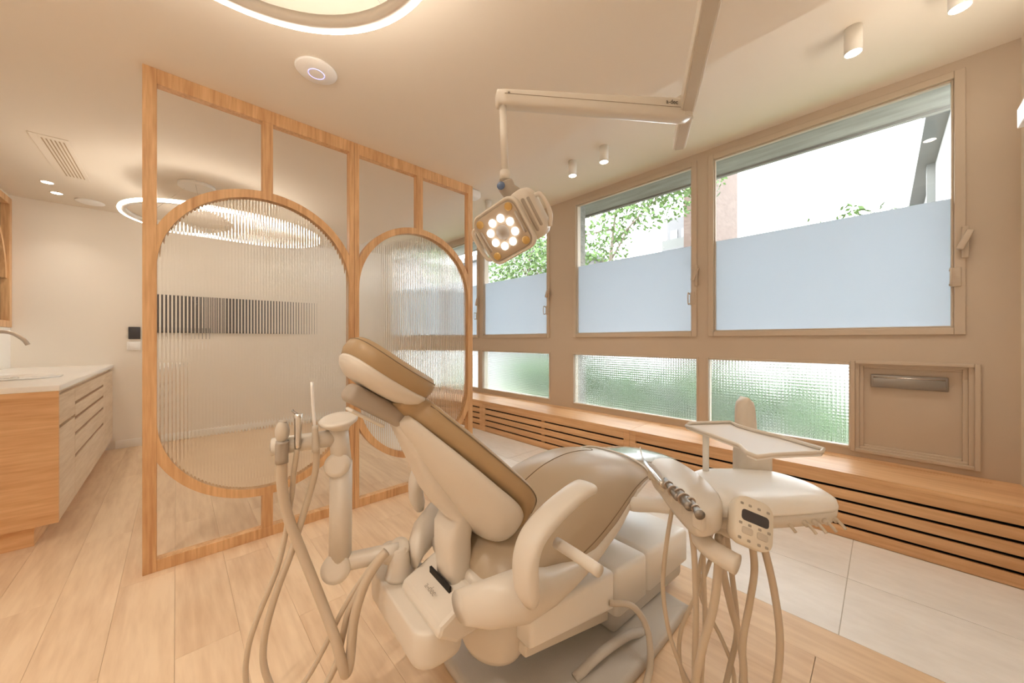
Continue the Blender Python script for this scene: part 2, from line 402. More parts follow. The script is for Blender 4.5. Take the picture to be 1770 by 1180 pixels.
# ---------------------------------------------------------------- oak bench (radiator cover) under the windows
BX, BZ = 2.83, .378
joints = [YN, 1.51, 3.53, YB]
SLZ = [(.0, .0615), (.0765, .1345), (.1495, .2055), (.2205, .2775), (.2925, .352)]
for m_, (y0, y1) in enumerate(zip(joints, joints[1:])):
    bl = ['oak slatted radiator cover below the letter slot panel', 'oak slatted radiator cover under the window with leafy tree view', 'oak slatted radiator cover running behind the glass screen'][m_]
    rc = empty('radiator_cover', (BX, (y0+y1)/2, 0), bl, 'radiator cover', 'radiator covers along the window wall')
    y0 += .0012; y1 -= .0012
    for (z0, z1) in SLZ:
        MB().rbox((BX, y0+.055, z0+.001), (BX+.018, y1-.055, z1), .0012, 1).build('slat', 'oak_bench', rc)
    for (p, q) in ((y0, y0+.055), (y1-.055, y1)):
        MB().box((BX, p, .001), (BX+.018, q, .352)).build('stile', 'oak_bench', rc)
        pass
    mid = (y0+y1)/2
    MB().box((BX+.018, mid-.02, .001), (BX+.03, mid+.02, .352)).build('rib', 'oak_bench', rc)
    # top: three long strips leave two thin vent slots by the wall
    for (x0, x1, w0, w1) in ((BX-.002, 3.18, y0, y1), (3.188, 3.204, y0+.1, y1-.1), (3.212, XW-.002, y0, y1)):
        MB().box((x0, w0, .352), (x1, w1, BZ)).build('top_board', 'oak_bench', rc)
    for (p, q) in ((y0, y0+.1), (y1-.1, y1)):
        MB().box((3.18, p, .352), (3.212, q, BZ)).build('top_end', 'oak_bench', rc)
    MB().box((BX+.06, y0+.01, .002), (XW-.01, y1-.01, .30)).build('shade_fill', 'bench_void', rc)  # near-black box stands in for the deep shade inside the cover

# ================================================================ glazed oak screen
YP, PD = 2.488, .052
scr = empty('glazed_screen', (.88, YP+PD/2, 0), 'oak framed glass partition with two tall ribbed capsule panes', 'partition')
def arc(cx, cz, r, a0, a1, n=28): return [(cx+r*math.cos(a0+(a1-a0)*k/n), cz+r*math.sin(a0+(a1-a0)*k/n)) for k in range(n+1)]
def bar(name, x0, x1, z0, z1, y0=YP, y1=YP+PD): return MB().box((x0, y0, z0), (x1, y1, z1)).build(name, 'oak_frame', scr, bevel=.002)
cells = [(-.071, .848), (.913, 1.837)]
bar('post', -.121, -.071, 0, ZC); bar('post', .848, .8800, 0, ZC); bar('post', .8812, .913, 0, ZC); bar('post', 1.837, 1.887, 0, ZC)
CZ0, CZ1, RW = .293, 1.972, .045
for (x0, x1) in cells:
    cx = (x0+x1)/2; R = (x1-x0)/2
    bar('top_rail', x0, x1, 2.425, ZC); bar('bottom_rail', x0, x1, 0, .058)
    zt, zb = CZ1-R, CZ0+R
    Ro = R+RW; dz = math.sqrt(Ro*Ro-R*R); an = math.asin(dz/Ro)
    for nm, cz, sg in (('arch', zt, 1), ('arch', zb, -1)):
        n = 40; inner = [(cx-R*math.cos(PI*k/n), cz+sg*R*math.sin(PI*k/n)) for k in range(n+1)]
        outer = [(cx-Ro*math.cos(an+(PI-2*an)*k/n), cz+sg*Ro*math.sin(an+(PI-2*an)*k/n)) for k in range(n+1)]
        vs = []; 
        for i in range(n+1):
            for (p, y) in ((inner[i], YP), (outer[i], YP), (outer[i], YP+PD), (inner[i], YP+PD)): vs.append((p[0], y, p[1]))
        fs = [(4*i+j, 4*i+(j+1) % 4, 4*i+4+(j+1) % 4, 4*i+4+j) for i in range(n) for j in range(4)] + [(0,1,2,3), tuple(4*n+j for j in (3,2,1,0))]
        MB().add(vs, fs).build(nm, 'oak_frame', scr, bevel=.0015)
    bar('stud', cx-.026, cx+.026, CZ1+RW-.004, 2.425); bar('stud', cx-.026, cx+.026, .058, CZ0-RW+.004)
    # ribbed pane: vertical flutes as real relief
    pitch = .0145; ny = YP+PD/2; nseg = 10; N_ = int((x1-x0)/pitch)*nseg; fv = []; bv = []
    for i in range(N_+1):
        u = x0+.001+(x1-x0-.002)*i/N_; c = max(0, R*R-(u-cx)**2)**.5
        lo, hi = zb-c-.004, zt+c+.004
        front = ny-.0035-.0010*(1-math.cos(2*PI*i/nseg))
        fv += [(u, front, lo), (u, front, hi)]; bv += [(u, ny+.002, lo), (u, ny+.002, hi)]
    q = MB(); q.add(fv, [(2*i, 2*i+2, 2*i+3, 2*i+1) for i in range(N_)], True)
    q.add(bv, [(2*i, 2*i+1, 2*i+3, 2*i+2) for i in range(N_)], False)
    q.build('ribbed_pane', 'reeded_glass', scr, label='vertically ribbed glass pane', recalc=False)

# interior window of the same oak on the left wall, above the worktop
w9 = empty('window_9', (XL, 4.9, 1.27), kind='structure')
def lbar(n, y0, y1, z0, z1): MB().box((XL-.06, y0, z0), (XL+.02, y1, z1)).build(n, 'oak_frame', w9, bevel=.002)
lbar('frame_stile', 5.53, 5.59, 1.27, 2.46); lbar('frame_stile', 4.15, 4.21, 1.27, 2.46); lbar('frame_rail', 4.21, 5.53, 1.27, 1.33); lbar('frame_rail', 4.21, 5.53, 2.40, 2.46)
n = 30; vs = []
for k in range(n+1):
    a_ = PI*k/n
    for (R, xx) in ((.62, XL-.04), (.66, XL-.04), (.66, XL+.005), (.62, XL+.005)): vs.append((xx, 4.87-R*math.cos(a_), 1.72+R*math.sin(a_)))
MB().add(vs, [(4*i+j, 4*i+(j+1) % 4, 4*i+4+(j+1) % 4, 4*i+4+j) for i in range(n) for j in range(4)]).build('arch', 'oak_frame', w9)
MB().box((XL-.03, 4.21, 1.33), (XL-.026, 5.53, 2.40)).build('pane', 'clear_glass', w9)

# closed box added behind that opening to keep the sky's light out
structure(MB().box((XL-.75, 4.0, 1.1), (XL-.65, 5.75, 2.6)).box((XL-.65, 4.0, 1.1), (XL-.1, 4.1, 2.6)).box((XL-.65, 5.65, 1.1), (XL-.1, 5.75, 2.6)).box((XL-.65, 4.1, 2.5), (XL-.1, 5.65, 2.6)).box((XL-.65, 4.1, 1.1), (XL-.1, 5.65, 1.2)), 'wall_sky_block', 'wall_paint')

# ================================================================ washbasin counter
ct = empty('base_cabinet', (-.8, 4.4, 0), 'oak base cabinet with slotted drawer fronts beside the screen', 'cabinet')
CXF, CY0, CY1, CT = -.488, 3.245, YB-.002, .862
MB().box((XL+.002, CY0+.03, .0), (CXF-.09, CY1, .112)).build('plinth', 'oak_panel', ct)
MB().box((XL+.002, CY0+.02, .112), (CXF-.022, CY1, CT)).build('carcass', 'oak_light', ct)
MB().box((XL+.002, CY0, .112), (CXF, CY0+.02, CT)).build('end_panel', 'oak_panel', ct, label='warm oak end panel with horizontal grain')
ymods = [(CY0+.022, 3.70), (3.703, 5.10), (5.103, CY1)]
def front(nm, y0, y1, z0, z1): return MB().box((CXF-.02, y0+.0015, z0+.0015), (CXF, y1-.0015, z1-.0015)).build(nm, 'oak_light', ct, bevel=.001)
front('drawer', *ymods[0], .66, .835); front('door', *ymods[0], .114, .645)
zs = [.114, .375, .520, .625, .725, .835]
for k in range(5):
    d = front('drawer', ymods[1][0], ymods[1][1], zs[k]+.018*(k > 0), zs[k+1])
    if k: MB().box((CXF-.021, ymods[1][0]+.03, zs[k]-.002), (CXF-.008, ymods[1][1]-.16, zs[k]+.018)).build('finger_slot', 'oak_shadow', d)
for (a, b_) in ymods[1:2]:
    for z in zs[1:-1]: MB().box((CXF-.02, b_-.16, z), (CXF, b_-.0015, z+.0195)).build('slot_end', 'oak_light', ct)
front('door', *ymods[2], .114, .835)
tp = MB().rbox((XL+.002, CY0-.006, CT), (CXF+.006, CY1, CT+.032), .003, 2).build('worktop', 'laminate_white', None, 'white worktop running along the wall over the oak drawers', 'worktop')
MB().box((XL+.001, 3.2, CT+.033), (XL+.010, YB-.001, 1.268)).build('splashback', 'white_paint', None, 'white splashback panel behind the brass tap', 'splashback')
bz = CT+.032
bs = empty('basin', (-.80, 4.05, bz), 'round white basin rim standing on the worktop below the tap', 'basin')
MB().lathe([(.205, .0), (.215, .006), (.21, .012), (.195, .012), (.17, .004), (.12, .002), (.0, .001)], (-.80, 4.02, bz+.0005), seg=40).build('bowl', 'laminate_white', bs)
MB().lathe([(.03, .0), (.03, .004), (.0, .004)], (-.80, 4.02, bz+.002), seg=20).build('drain', 'chrome', bs)
def faucet(x, y, lab, hgt=.31, reach=.20):
    f = empty('tap', (x, y, bz), lab, 'tap')
    MB().cyl((x, y, bz), (x, y, bz+.10), .028, seg=24).build('body', 'nickel', f)
    MB().tube([(x, y, bz+.09), (x, y, bz+hgt*.6), (x+reach*.06, y, bz+hgt*.82), (x+reach*.30, y, bz+hgt), (x+reach*.62, y, bz+hgt), (x+reach*.88, y, bz+hgt*.86), (x+reach, y, bz+hgt*.72)], .0125, 12, 6).build('spout', 'nickel', f)
    MB().cyl((x+.028, y, bz+.075), (x+.05, y, bz+.075), .008, seg=10).cyl((x+.046, y, bz+.07), (x+.056, y, bz+.115), .005, seg=8).build('lever', 'nickel', f)
faucet(-.985, 4.30, 'brushed brass tap with a tall curved spout on the worktop')
MB().lathe([(.03, 0), (.03, .015), (.02, .02), (.016, .2), (.02, .23), (.0, .235)], (-.925, 3.86, bz), seg=20).build('soap_dispenser', 'nickel', None, 'slim brass soap dispenser at the edge of the basin', 'dispenser')
# wall controls and screen on the back wall
MB().rbox((-.375, YB-.018, 1.165), (-.285, YB, 1.295), .004, 2).build('thermostat', 'screen_dark', None, 'small black thermostat panel above the white switch', 'thermostat')
sw = MB().rbox((-.385, YB-.012, 1.045), (-.285, YB, 1.135), .004, 2).build('light_switch', 'plastic_white', None, 'white light switch under the black thermostat', 'switch')
MB().rbox((-.368, YB-.016, 1.06), (-.302, YB-.011, 1.12), .003, 2).build('rocker', 'plastic_white', sw)
tv = empty('wall_screen', (.34, YB, 1.23), 'wide black screen on the far wall behind the ribbed glass', 'screen')
MB().rbox((-.15, YB-.045, 1.235), (.80, YB-.012, 1.665), .006, 2).build('housing', 'tv_black', tv)
MB().box((-.14, YB-.047, 1.25), (.79, YB-.0451, 1.655)).build('display', 'screen_dark', tv)
MB().box((.2, YB-.012, 1.35), (.45, YB-.001, 1.55)).build('bracket', 'steel_dark', tv)

# ================================================================ ceiling fittings
def ring_lamp(cx, cy, z, R, label, mount):
    t = empty('ring_lamp', (cx, cy, z), label, 'pendant lamp', 'hoop lamps hung from the ceiling')
    prof = [(R-.036, z+.034), (R, z+.034), (R, z+.002), (R-.036, z+.002)]
    n = 96
    MB().loft([[(cx+r*math.cos(2*PI*k/n), cy+r*math.sin(2*PI*k/n), h) for r, h in prof] for k in range(n+1)], False).build('housing', 'lamp_white', t)
    prof = [(R+.0005, z+.024), (R+.010, z+.024), (R+.014, z+.012), (R+.010, z), (R+.0005, z)]
    MB().loft([[(cx+r*math.cos(2*PI*k/n), cy+r*math.sin(2*PI*k/n), h) for r, h in prof] for k in range(n+1)], False).build('diffuser', 'led_warm', t)
    mx, my = mount
    MB().cyl((mx, my, ZC-.03), (mx, my, ZC), .125, seg=40).build('canopy', 'lamp_white', t)
    for k in range(3):
        a = 2*PI*k/3+.4
        MB().cyl((mx+.1*math.cos(a), my+.1*math.sin(a), ZC-.03), (cx+R*math.cos(a), cy+R*math.sin(a), z+.03), .0012, seg=5).build('cable', 'chrome', t)
    return t
ring_lamp(.083, 1.06, 2.325, .523, 'glowing hoop lamp hung in front of the glass screen', (.083, 1.06))
ring_lamp(.20, 4.27, 2.21, .535, 'glowing hoop lamp hanging beyond the glass screen', (.13, 4.12))
ap = empty('access_point', (.506, 1.949, ZC), 'white ceiling disc with a glowing blue ring', 'access point')
MB().lathe([(.0, -.024), (.03, -.024), (.088, -.014), (.094, -.008), (.085, 0)], (.506, 1.949, ZC), seg=48).build('cover', 'plastic_white', ap)
MB().loft([[(.506+r*math.cos(2*PI*k/48), 1.949+r*math.sin(2*PI*k/48), ZC+h) for r, h in ((.034, -.0245), (.037, -.0245), (.037, -.0225), (.034, -.0235))] for k in range(49)], False).build('status_ring', 'led_blue', ap)
MB().lathe([(.0, -.022), (.06, -.02), (.098, -.008), (.095, 0)], (-.61, 5.33, ZC), seg=40).build('smoke_detector', 'plastic_white', None, 'round white detector on the ceiling near the far wall', 'detector')
MB().rbox((2.27, 3.0, ZS-.09), (2.40, 3.13, ZS), .03, 3).build('motion_sensor', 'plastic_white', None, 'rounded white sensor box on the ceiling past the end of the screen', 'sensor')
# air grille
g = empty('air_grille', (-.60, 4.23, ZC), 'long ceiling air grille with narrow dark slots above the cabinet', 'vent')
ring_frame_xy = MB()
for (a, b_) in (((-.70, 3.80), (-.665, 4.67)), ((-.555, 3.80), (-.53, 4.67)), ((-.665, 3.80), (-.555, 3.85)), ((-.665, 4.62), (-.555, 4.67))):
    ring_frame_xy.box((*a, ZC-.004), (*b_, ZC))
ring_frame_xy.build('frame', 'ceiling_paint', g, bevel=.001)
MB().box((-.665, 3.85, ZC-.0012), (-.555, 4.62, ZC-.0002)).build('throat', 'leather_tan', g)
for k in range(6): MB().box((-.665+.0185*k, 3.85, ZC-.004), (-.655+.0185*k, 4.62, ZC-.0013)).build('blade', 'ceiling_paint', g)
# recessed downlights; the last is out of view, added as warm fill
for k, (x, y) in enumerate(((-.80, 4.92), (-.795, 5.22), (-.75, 1.5), (-.75, .2), (.95, -.2))):
    dl = empty('downlight', (x, y, ZC), ['glowing recessed ceiling spot beside the air grille', 'glowing recessed ceiling spot next to the round detector', 'recessed ceiling spot between the hoop lamp and the left wall', 'recessed ceiling spot in the corner by the near wall', 'recessed ceiling spot by the near wall under the light arm'][k], 'downlight', 'recessed ceiling spots')
    MB().lathe([(.042, 0), (.042, -.004), (.034, -.004), (.034, 0)], (x, y, ZC), seg=24).build('trim_ring', 'lamp_white', dl)
    MB().cyl((x, y, ZC-.003), (x, y, ZC-.0005), .033, seg=24).build('lens', 'led_spot', dl)
    l = bpy.data.lights.new('downlight_beam', 'SPOT'); l.energy = (7, 7, 42, 38, 3)[k]; l.spot_size = 1.9; l.spot_blend = .8; l.shadow_soft_size = .04; l.color = (1, .90, .78)
    o = bpy.data.objects.new('downlight_beam', l); COL.objects.link(o); o.parent = dl; o.location = (0, 0, -.02)
# surface cylinder spots by the window
names = ['white cylinder ceiling spot above the wide window', 'white cylinder ceiling spot above the frosted film at the right-hand wall',
         'white cylinder ceiling spot on the side of the lamp arm', 'white cylinder ceiling spot between its twin and the screen', 'white cylinder ceiling spot seen past the screen end']
for k, (x, y) in enumerate(((2.55, .11), (2.55, -.235), (2.595, 1.615), (2.605, 1.945), (2.63, 3.17))):
    cs = empty('cylinder_spot', (x, y, ZS), names[k], 'ceiling spot', 'cylinder spots along the window')
    MB().lathe([(.0, 0), (.036, 0), (.036, -.13), (.033, -.13), (.033, -.122), (.0, -.122)], (x, y, ZS), seg=28).build('body', 'lamp_white', cs)
    MB().cyl((x, y, ZS-.1285), (x, y, ZS-.1225), .0315, seg=24).build('lens', 'led_spot', cs)
    l = bpy.data.lights.new('spot_beam', 'SPOT'); l.energy = 12; l.spot_size = 1.6; l.spot_blend = .8; l.shadow_soft_size = .035; l.color = (1, .89, .76)
    o = bpy.data.objects.new('spot_beam', l); COL.objects.link(o); o.parent = cs; o.location = (0, 0, -.14)
# wall lamp on the near wall (only its edge shows)
wl = empty('wall_lamp', (2.3, YN, 2.07), 'white strip lamp fixed to the wall beside the window corner', 'wall lamp')
MB().rbox((1.95, YN+.001, 2.075), (2.67, YN+.105, 2.16), .004, 2).build('housing', 'plastic_white', wl)
MB().box((2.0, YN+.02, 2.1601), (2.62, YN+.09, 2.163)).build('diffuser', 'led_warm', wl)

# ================================================================ treatment chair (local axes: s head->foot, t to the far side, z up)
CH_AZ = math.radians(-4); CH = Vector((1.2, .88, 0))
chair = empty('treatment_chair', CH, 'reclined dental treatment chair in tan leather on a cream shell', 'dental chair', rz=CH_AZ, local=True)
def world(s, t, z): return CH + Vector((math.cos(CH_AZ)*s-math.sin(CH_AZ)*t, math.sin(CH_AZ)*s+math.cos(CH_AZ)*t, z))
def local(p):
    d = Vector(p)-CH; c, q = math.cos(CH_AZ), math.sin(CH_AZ); return Vector((d.x*c+d.y*q, -d.x*q+d.y*c, p[2]))

# --- floor plate, lower box, lift arm covers
plate = resample([(-.53, .10), (-.50, -.16), (-.38, -.27), (-.10, -.31), (.33, -.29), (.385, -.25), (.39, .22), (.33, .30), (-.10, .31), (-.40, .29), (-.50, .22)], 5)
mb = MB(); pillow(mb, plate, [(.985, .0), (1.0, .008), (1.0, .030), (.985, .040), (.95, .042), (.02, .042)]); pl = mb.build('base_plate', 'base_grey', chair)
MB().rbox((.0, -.185, .042), (.545, .185, .16), .02, 3).build('base_box', 'chair_grey', chair).data.materials[0] = MAT['base_grey']
def sbox(nm, s0, s1, w, zt0, zt1, zb0, zb1, mat, r=.035, par=None):
    """cover whose top and bottom may slope along s"""
    bm = bmesh.new(); bmesh.ops.create_cube(bm, size=1)
    for v in bm.verts:
        k = v.co.x+.5; s_ = s0+(s1-s0)*k
        v.co = Vector((s_, v.co.y*2*w, (zt0+(zt1-zt0)*k) if v.co.z > 0 else (zb0+(zb1-zb0)*k)))
    top = [e for e in bm.edges if all(v.co.z > (zb0+zt0)/2-.02 for v in e.verts) or abs(e.verts[0].co.z-e.verts[1].co.z) > .03]
    bmesh.ops.bevel(bm, geom=top, offset=r, segments=4, profile=.5, affect='EDGES')
    return MB().bm(bm).build(nm, mat, par or chair)
sbox('lift_cover', -.43, -.012, .198, .345, .30, .235, .155, 'chair_white', .018)
sbox('base_cover', -.008, .205, .205, .295, .285, .125, .125, 'chair_white', .022)
sbox('base_cover', .209, .565, .205, .285, .265, .125, .125, 'chair_white', .022)
for t in (-.13, .13):
    MB().loft([[(x, t+q, z+h) for q, h in ((-.028, -.02), (.028, -.02), (.028, .02), (-.028, .02))] for x, z in ((-.42, .20), (.02, .10))], True, False).build('lift_link', 'chair_plastic', chair, bevel=.006)
MB().tube([(-.24, -.20, .042), (-.14, -.22, .075), (.0, -.235, .075), (.10, -.24, .042)], .016, 8, 5).build('plate_rail', 'base_grey', chair)
MB().tube([(-.05, -.20, .20), (.0, -.26, .20), (.03, -.30, .13), (.0, -.33, .05), (-.06, -.345, .005)], .011, 8, 6).build('supply_hose', 'hose_light', chair)
# --- column under the seat and the rounded seat pan
mb = MB(); out = [(-.43+.10*math.cos(a), .13*math.sin(a)) for a in [2*PI*k/32 for k in range(32)]]
pillow(mb, out, [(.90, .15), (.97, .17), (1, .22), (1.02, .34)]); mb.build('column', 'chair_plastic', chair)
MB().rbox((-.46, -.10, .125), (-.36, .10, .19), .02, 3).build('column_foot', 'chair_plastic', chair)
pan = resample([(-.575, -.02), (-.57, -.15), (-.53, -.225), (-.42, -.265), (-.30, -.235), (-.22, -.16), (-.19, 0), (-.22, .16), (-.30, .235), (-.42, .265), (-.53, .225), (-.57, .15)], 4)
def panfn(x, y, h):
    k = min(1, max(0, (x+.25)/-.45)); return (x, y, h + .035*max(0, (-.45-x)/.25)*(h > .35))
mb = MB(); pillow(mb, pan, [(.45, .335), (.68, .347), (.86, .375), (.97, .415), (1.0, .442), (.985, .455), (.94, .462), (.3, .464)]); mb.build('seat_pan', 'chair_plastic', chair)
# wings that carry the armrests
for sg in (-1, 1):
    wing = MB(); rings = []
    for (s_, z, t, w, h) in ((-.645, .44, .15, .045, .040), (-.60, .455, .20, .055, .058), (-.52, .470, .25, .055, .070), (-.42, .455, .258, .045, .050), (-.30, .445, .252, .030, .030), (-.20, .455, .248, .020, .022), (-.05, .50, .236, .014, .018), (.10, .568, .215, .010, .013), (.22, .58, .195, .008, .008)):
        rings.append([(s_, sg*(t + w*math.cos(a)), z + h*math.sin(a)) for a in [2*PI*k/16 for k in range(16)]])
    wing.loft(rings).build('side_wing', 'chair_plastic', chair)
# rear housing with the slot the back post rises from
mb = MB(); hs_ = [(-.70, .378), (-.69, .405), (-.585, .452), (-.50, .456), (-.50, .34), (-.64, .335)]
mb.loft([[(x, t, z-.012*(abs(t) > .1)) for x, z in hs_] for t in (-.125, -.11, .11, .125)], True, False); mb.build('rear_housing', 'chair_plastic', chair, bevel=.012)
for (s0, s1) in ((-.628, -.621),):
    z0 = .4375
    MB().box((s0, -.062, z0-.02), (s1, .062, z0+.001)).build('slot', 'black_gap', chair)

# --- seat cushion
SEAT = [(-.555, .485, .12, .455), (-.53, .515, .18, .445), (-.47, .545, .225, .44), (-.40, .577, .243, .44), (-.30, .632, .252, .45), (-.20, .672, .252, .47), (-.10, .690, .245, .50),
        (.0, .690, .235, .54), (.10, .675, .222, .575), (.24, .641, .20, .585), (.40, .608, .198, .566), (.50, .590, .190, .556), (.57, .576, .165, .552), (.61, .566, .115, .550), (.63, .558, .045, .550)]
def seat_pt(s_, q, lift=0):
    zc, w, ze = lerp_keys(SEAT, s_); k = abs(q)
    return (s_, w*q, ze + (zc-ze)*(1-k**2.6)**.62 + lift)
def seat_section(s_, m=14, d=.03, lift=0):
    top = [seat_pt(s_, -math.sin(PI/2*(1-2*k/(2*m)))if 0 else -math.cos(PI*k/(2*m)), lift) for k in range(2*m+1)]
    zc, w, ze = lerp_keys(SEAT, s_)
    bot = [(s_, w*c, ze-d*(1-abs(c)**6)-lift) for c in (.97, .8, .4, 0, -.4, -.8, -.97)]
    return top+bot
ss = [-.555+1.185*k/64 for k in range(65)]
MB().loft([seat_section(s_) for s_ in ss]).build('seat_cushion', 'leather_tan_sheen', chair, label='smooth tan leather seat and leg cushion')
MB().tube([seat_pt(s_, 0, .0005) for s_ in [-.45+.04*k for k in range(15)]] + [seat_pt(.14, .15, .0005), seat_pt(.17, .4, .0005)], .0016, 6, 3).build('seam', 'seam_thread', chair)
for sg in (-1, 1):
    MB().tube([seat_pt(s_, sg*.985, .0) for s_ in [-.52+.05*k for k in range(16)]], .0016, 6, 3).build('seam', 'seam_thread', chair)
# clear plastic toe cover
thin_glass('clear_plastic', (.90, .94, .92), 1.9)
toe = [.235+.395*k/28 for k in range(29)]
MB().loft([seat_section(min(s_, .6299), lift=.006) for s_ in toe], True).build('toe_cover', 'clear_plastic', chair, label='clear plastic cover over the foot end')
MB().tube([seat_pt(.236, q/10, .006) for q in range(-10, 11)], .004, 6, 2).build('cover_hem', 'tray_white', chair)

# --- back rest: u runs up the back, n points to the rear
BA = Vector((-.42, 0, .62)); DU = Vector((-.7071, 0, .7071)); DN = Vector((-.7071, 0, -.7071))
BACK = [(-.050, .02, .085, .10), (-.040, .085, .075, .11), (-.02, .135, .055, .12), (.015, .175, .03, .125), (.05, .198, .01, .122), (.10, .207, 0, .115), (.19, .193, 0, .10), (.27, .172, 0, .085), (.34, .145, 0, .068), (.40, .112, 0, .05), (.44, .09, 0, .04), (.465, .06, 0, .03)]
def bk(u, t, n): return BA + DU*u + DN*n + Vector((0, t, 0))
us = [-.05+.515*k/44 for k in range(45)]
rings = []
for u in us:
    w, fi, d = lerp_keys(BACK, u); R_ = []
    for k in range(25):
        a = PI*k/24; c, sn = math.cos(a), math.sin(a)
        R_.append(bk(u, w*math.copysign(abs(c)**.85, c), fi + max(d-fi, .02)*abs(sn)**.9))
    for c in (-.5, 0, .5): R_.append(bk(u, w*c, fi-.008))
    rings.append(R_)
shell = MB().loft(rings).build('back_shell', 'chair_plastic', chair, label='cream moulded shell behind the backrest')
rings = []
for u in [-.045+.555*k/46 for k in range(47)]:
    w, fi, d = lerp_keys(BACK, max(-.048, min(u, .462))); w = w+.014; e = max(.25, min(1, (u+.05)/.05, (.515-u)/.035)); R_ = []
    for k in range(33):
        a = 2*PI*k/33; c, sn = math.cos(a), math.sin(a)
        th = .047*e; q = abs(c)
        R_.append(bk(u, w*math.copysign(q**.7, c), fi-.040*e - th*math.copysign(abs(sn)**.75, sn) + (.022*(1-q**2)*e if sn > 0 else 0)))
    rings.append(R_)
back = MB().loft(rings).build('back_cushion', 'leather_tan', chair, label='tan leather backrest cushion')
for sg in (-1, 1):
    pts = []
    for u in [.0+.045*k for k in range(11)]:
        w, fi, d = lerp_keys(BACK, u); pts.append(bk(u, sg*(w+.0145), fi-.052))
    MB().tube(pts, .0018, 6, 4).build('piping', 'seam_thread', back)
# spine and post
rings = []
for (u, w, n, h) in ((.47, .035, .015, .02), (.40, .055, .030, .028), (.325, .066, .052, .034), (.247, .070, .076, .040), (.17, .070, .088, .044), (.12, .067, .090, .046)):
    rings.append([bk(u, w*math.copysign(abs(math.cos(a))**.6, math.cos(a)), n+h*math.copysign(abs(math.sin(a))**.7, math.sin(a))) for a in [2*PI*k/20 for k in range(20)]])
for (s_, z, w, h) in ((-.578, .590, .064, .048), (-.582, .54, .062, .045), (-.578, .47, .061, .043), (-.572, .40, .060, .042)):
    rings.append([Vector((s_-h*math.copysign(abs(math.sin(a))**.7, math.sin(a)), w*math.copysign(abs(math.cos(a))**.6, math.cos(a)), z)) for a in [2*PI*k/20 for k in range(20)]])
MB().loft(rings).build('back_post', 'chair_plastic', chair)

# --- head rest
HC = Vector((-.795, 0, 1.048)); HU = Vector((-.84, 0, .543)); HN = Vector((.543, 0, .84))
def hd(u, t, n): return HC + HU*u + Vector((0, t, 0)) + HN*n
ho = [(.122*math.copysign(abs(math.cos(a))**.75, math.cos(a)), .118*math.copysign(abs(math.sin(a))**.75, math.sin(a))) for a in [2*PI*k/40 for k in range(40)]]
fnh = lambda x, y, h: hd(x, y, h + .5*x*x - .35*y*y)
mb = MB(); pillow(mb, ho, [(.90, -.006), (.985, .0), (1.03, .018), (1.01, .040), (.92, .053), (.6, .057), (.02, .055)], fnh); hc = mb.build('head_cushion', 'leather_tan', chair, label='tan leather headrest pad')
MB().tube([fnh(x*1.005, y*1.005, .041) for x, y in ho]+[fnh(ho[0][0]*1.005, ho[0][1]*1.005, .041)], .0014, 5, 2).build('piping', 'seam_thread', hc)
mb = MB(); pillow(mb, ho, [(.02, -.046), (.45, -.045), (.75, -.038), (.92, -.024), (.99, -.008), (.97, .0)], fnh); mb.build('head_shell', 'chair_plastic', chair)
Mh = Matrix.Translation(hd(-.01, 0, -.075)) @ Matrix(((HU.x, 0, HN.x), (0, 1, 0), (HU.z, 0, HN.z))).to_4x4()
MB().rbox((-.105, -.04, -.022), (.075, .04, .028), .018, 4, Mh).build('head_bracket', 'chair_grey', chair)
MB().rbox((-.055, -.028, -.040), (.045, .028, -.030), .005, 3, Mh).build('release_lever', 'chair_plastic', chair)
MB().rbox((-.135, -.014, -.012), (-.09, .014, .012), .004, 2, Mh).build('slide_bar', 'chrome', chair)

# --- arm rests
for sg in (-1, 1):
    rings = []
    path = smooth_path([(-.545, 0, .50), (-.558, 0, .56), (-.558, 0, .615), (-.535, 0, .66), (-.48, 0, .692), (-.41, 0, .716), (-.34, 0, .73), (-.295, 0, .722)], 4)
    for i, p in enumerate(path):
        tn = (path[min(i+1, len(path)-1)]-path[max(i-1, 0)]).normalized(); nn = Vector((-tn.z, 0, tn.x)); k = i/(len(path)-1)
        e = min(1, .35+(1-k)*7, .6+k*5); w, h = .037*e, (.024-.009*k)*e
        rings.append([p + Vector((0, sg*.315 + w*math.copysign(abs(math.cos(a))**.7, math.cos(a)), 0)) + nn*h*math.copysign(abs(math.sin(a))**.7, math.sin(a)) for a in [2*PI*j/18 for j in range(18)]])
    MB().loft(rings).build('armrest', 'chair_plastic', chair)
MB().tube([(-.45, -.315, .615), (-.45, -.40, .612), (-.452, -.455, .61)], .0145, 14, 4).build('side_handle', 'chair_plastic', chair)
def text(s_, size, loc, right, up, mat, parent, name='lettering', ext=.0003):
    """flat printed word standing at loc, in world axes"""
    c = bpy.data.curves.new(name, 'FONT'); c.body = s_; c.size = size; c.align_x = 'CENTER'; c.align_y = 'CENTER'; c.extrude = ext
    tmp = bpy.data.objects.new(name, c); COL.objects.link(tmp); dg = bpy.context.evaluated_depsgraph_get(); dg.update()
    me = bpy.data.meshes.new_from_object(tmp.evaluated_get(dg)); bpy.data.objects.remove(tmp)
    me.materials.clear(); me.materials.append(MAT[mat]); o = bpy.data.objects.new(name, me); COL.objects.link(o)
    r = Vector(right).normalized(); n = r.cross(Vector(up)).normalized(); u = n.cross(r)
    o.parent = parent; o.matrix_local = Matrix.Translation(Vector(loc)-org(parent)) @ Matrix((r, u, n)).transposed().to_4x4(); return o
text('a-dec', .026, (-.660, -.01, .4205), (0, -1, 0), (.93, 0, .37), 'soft_ink', chair)

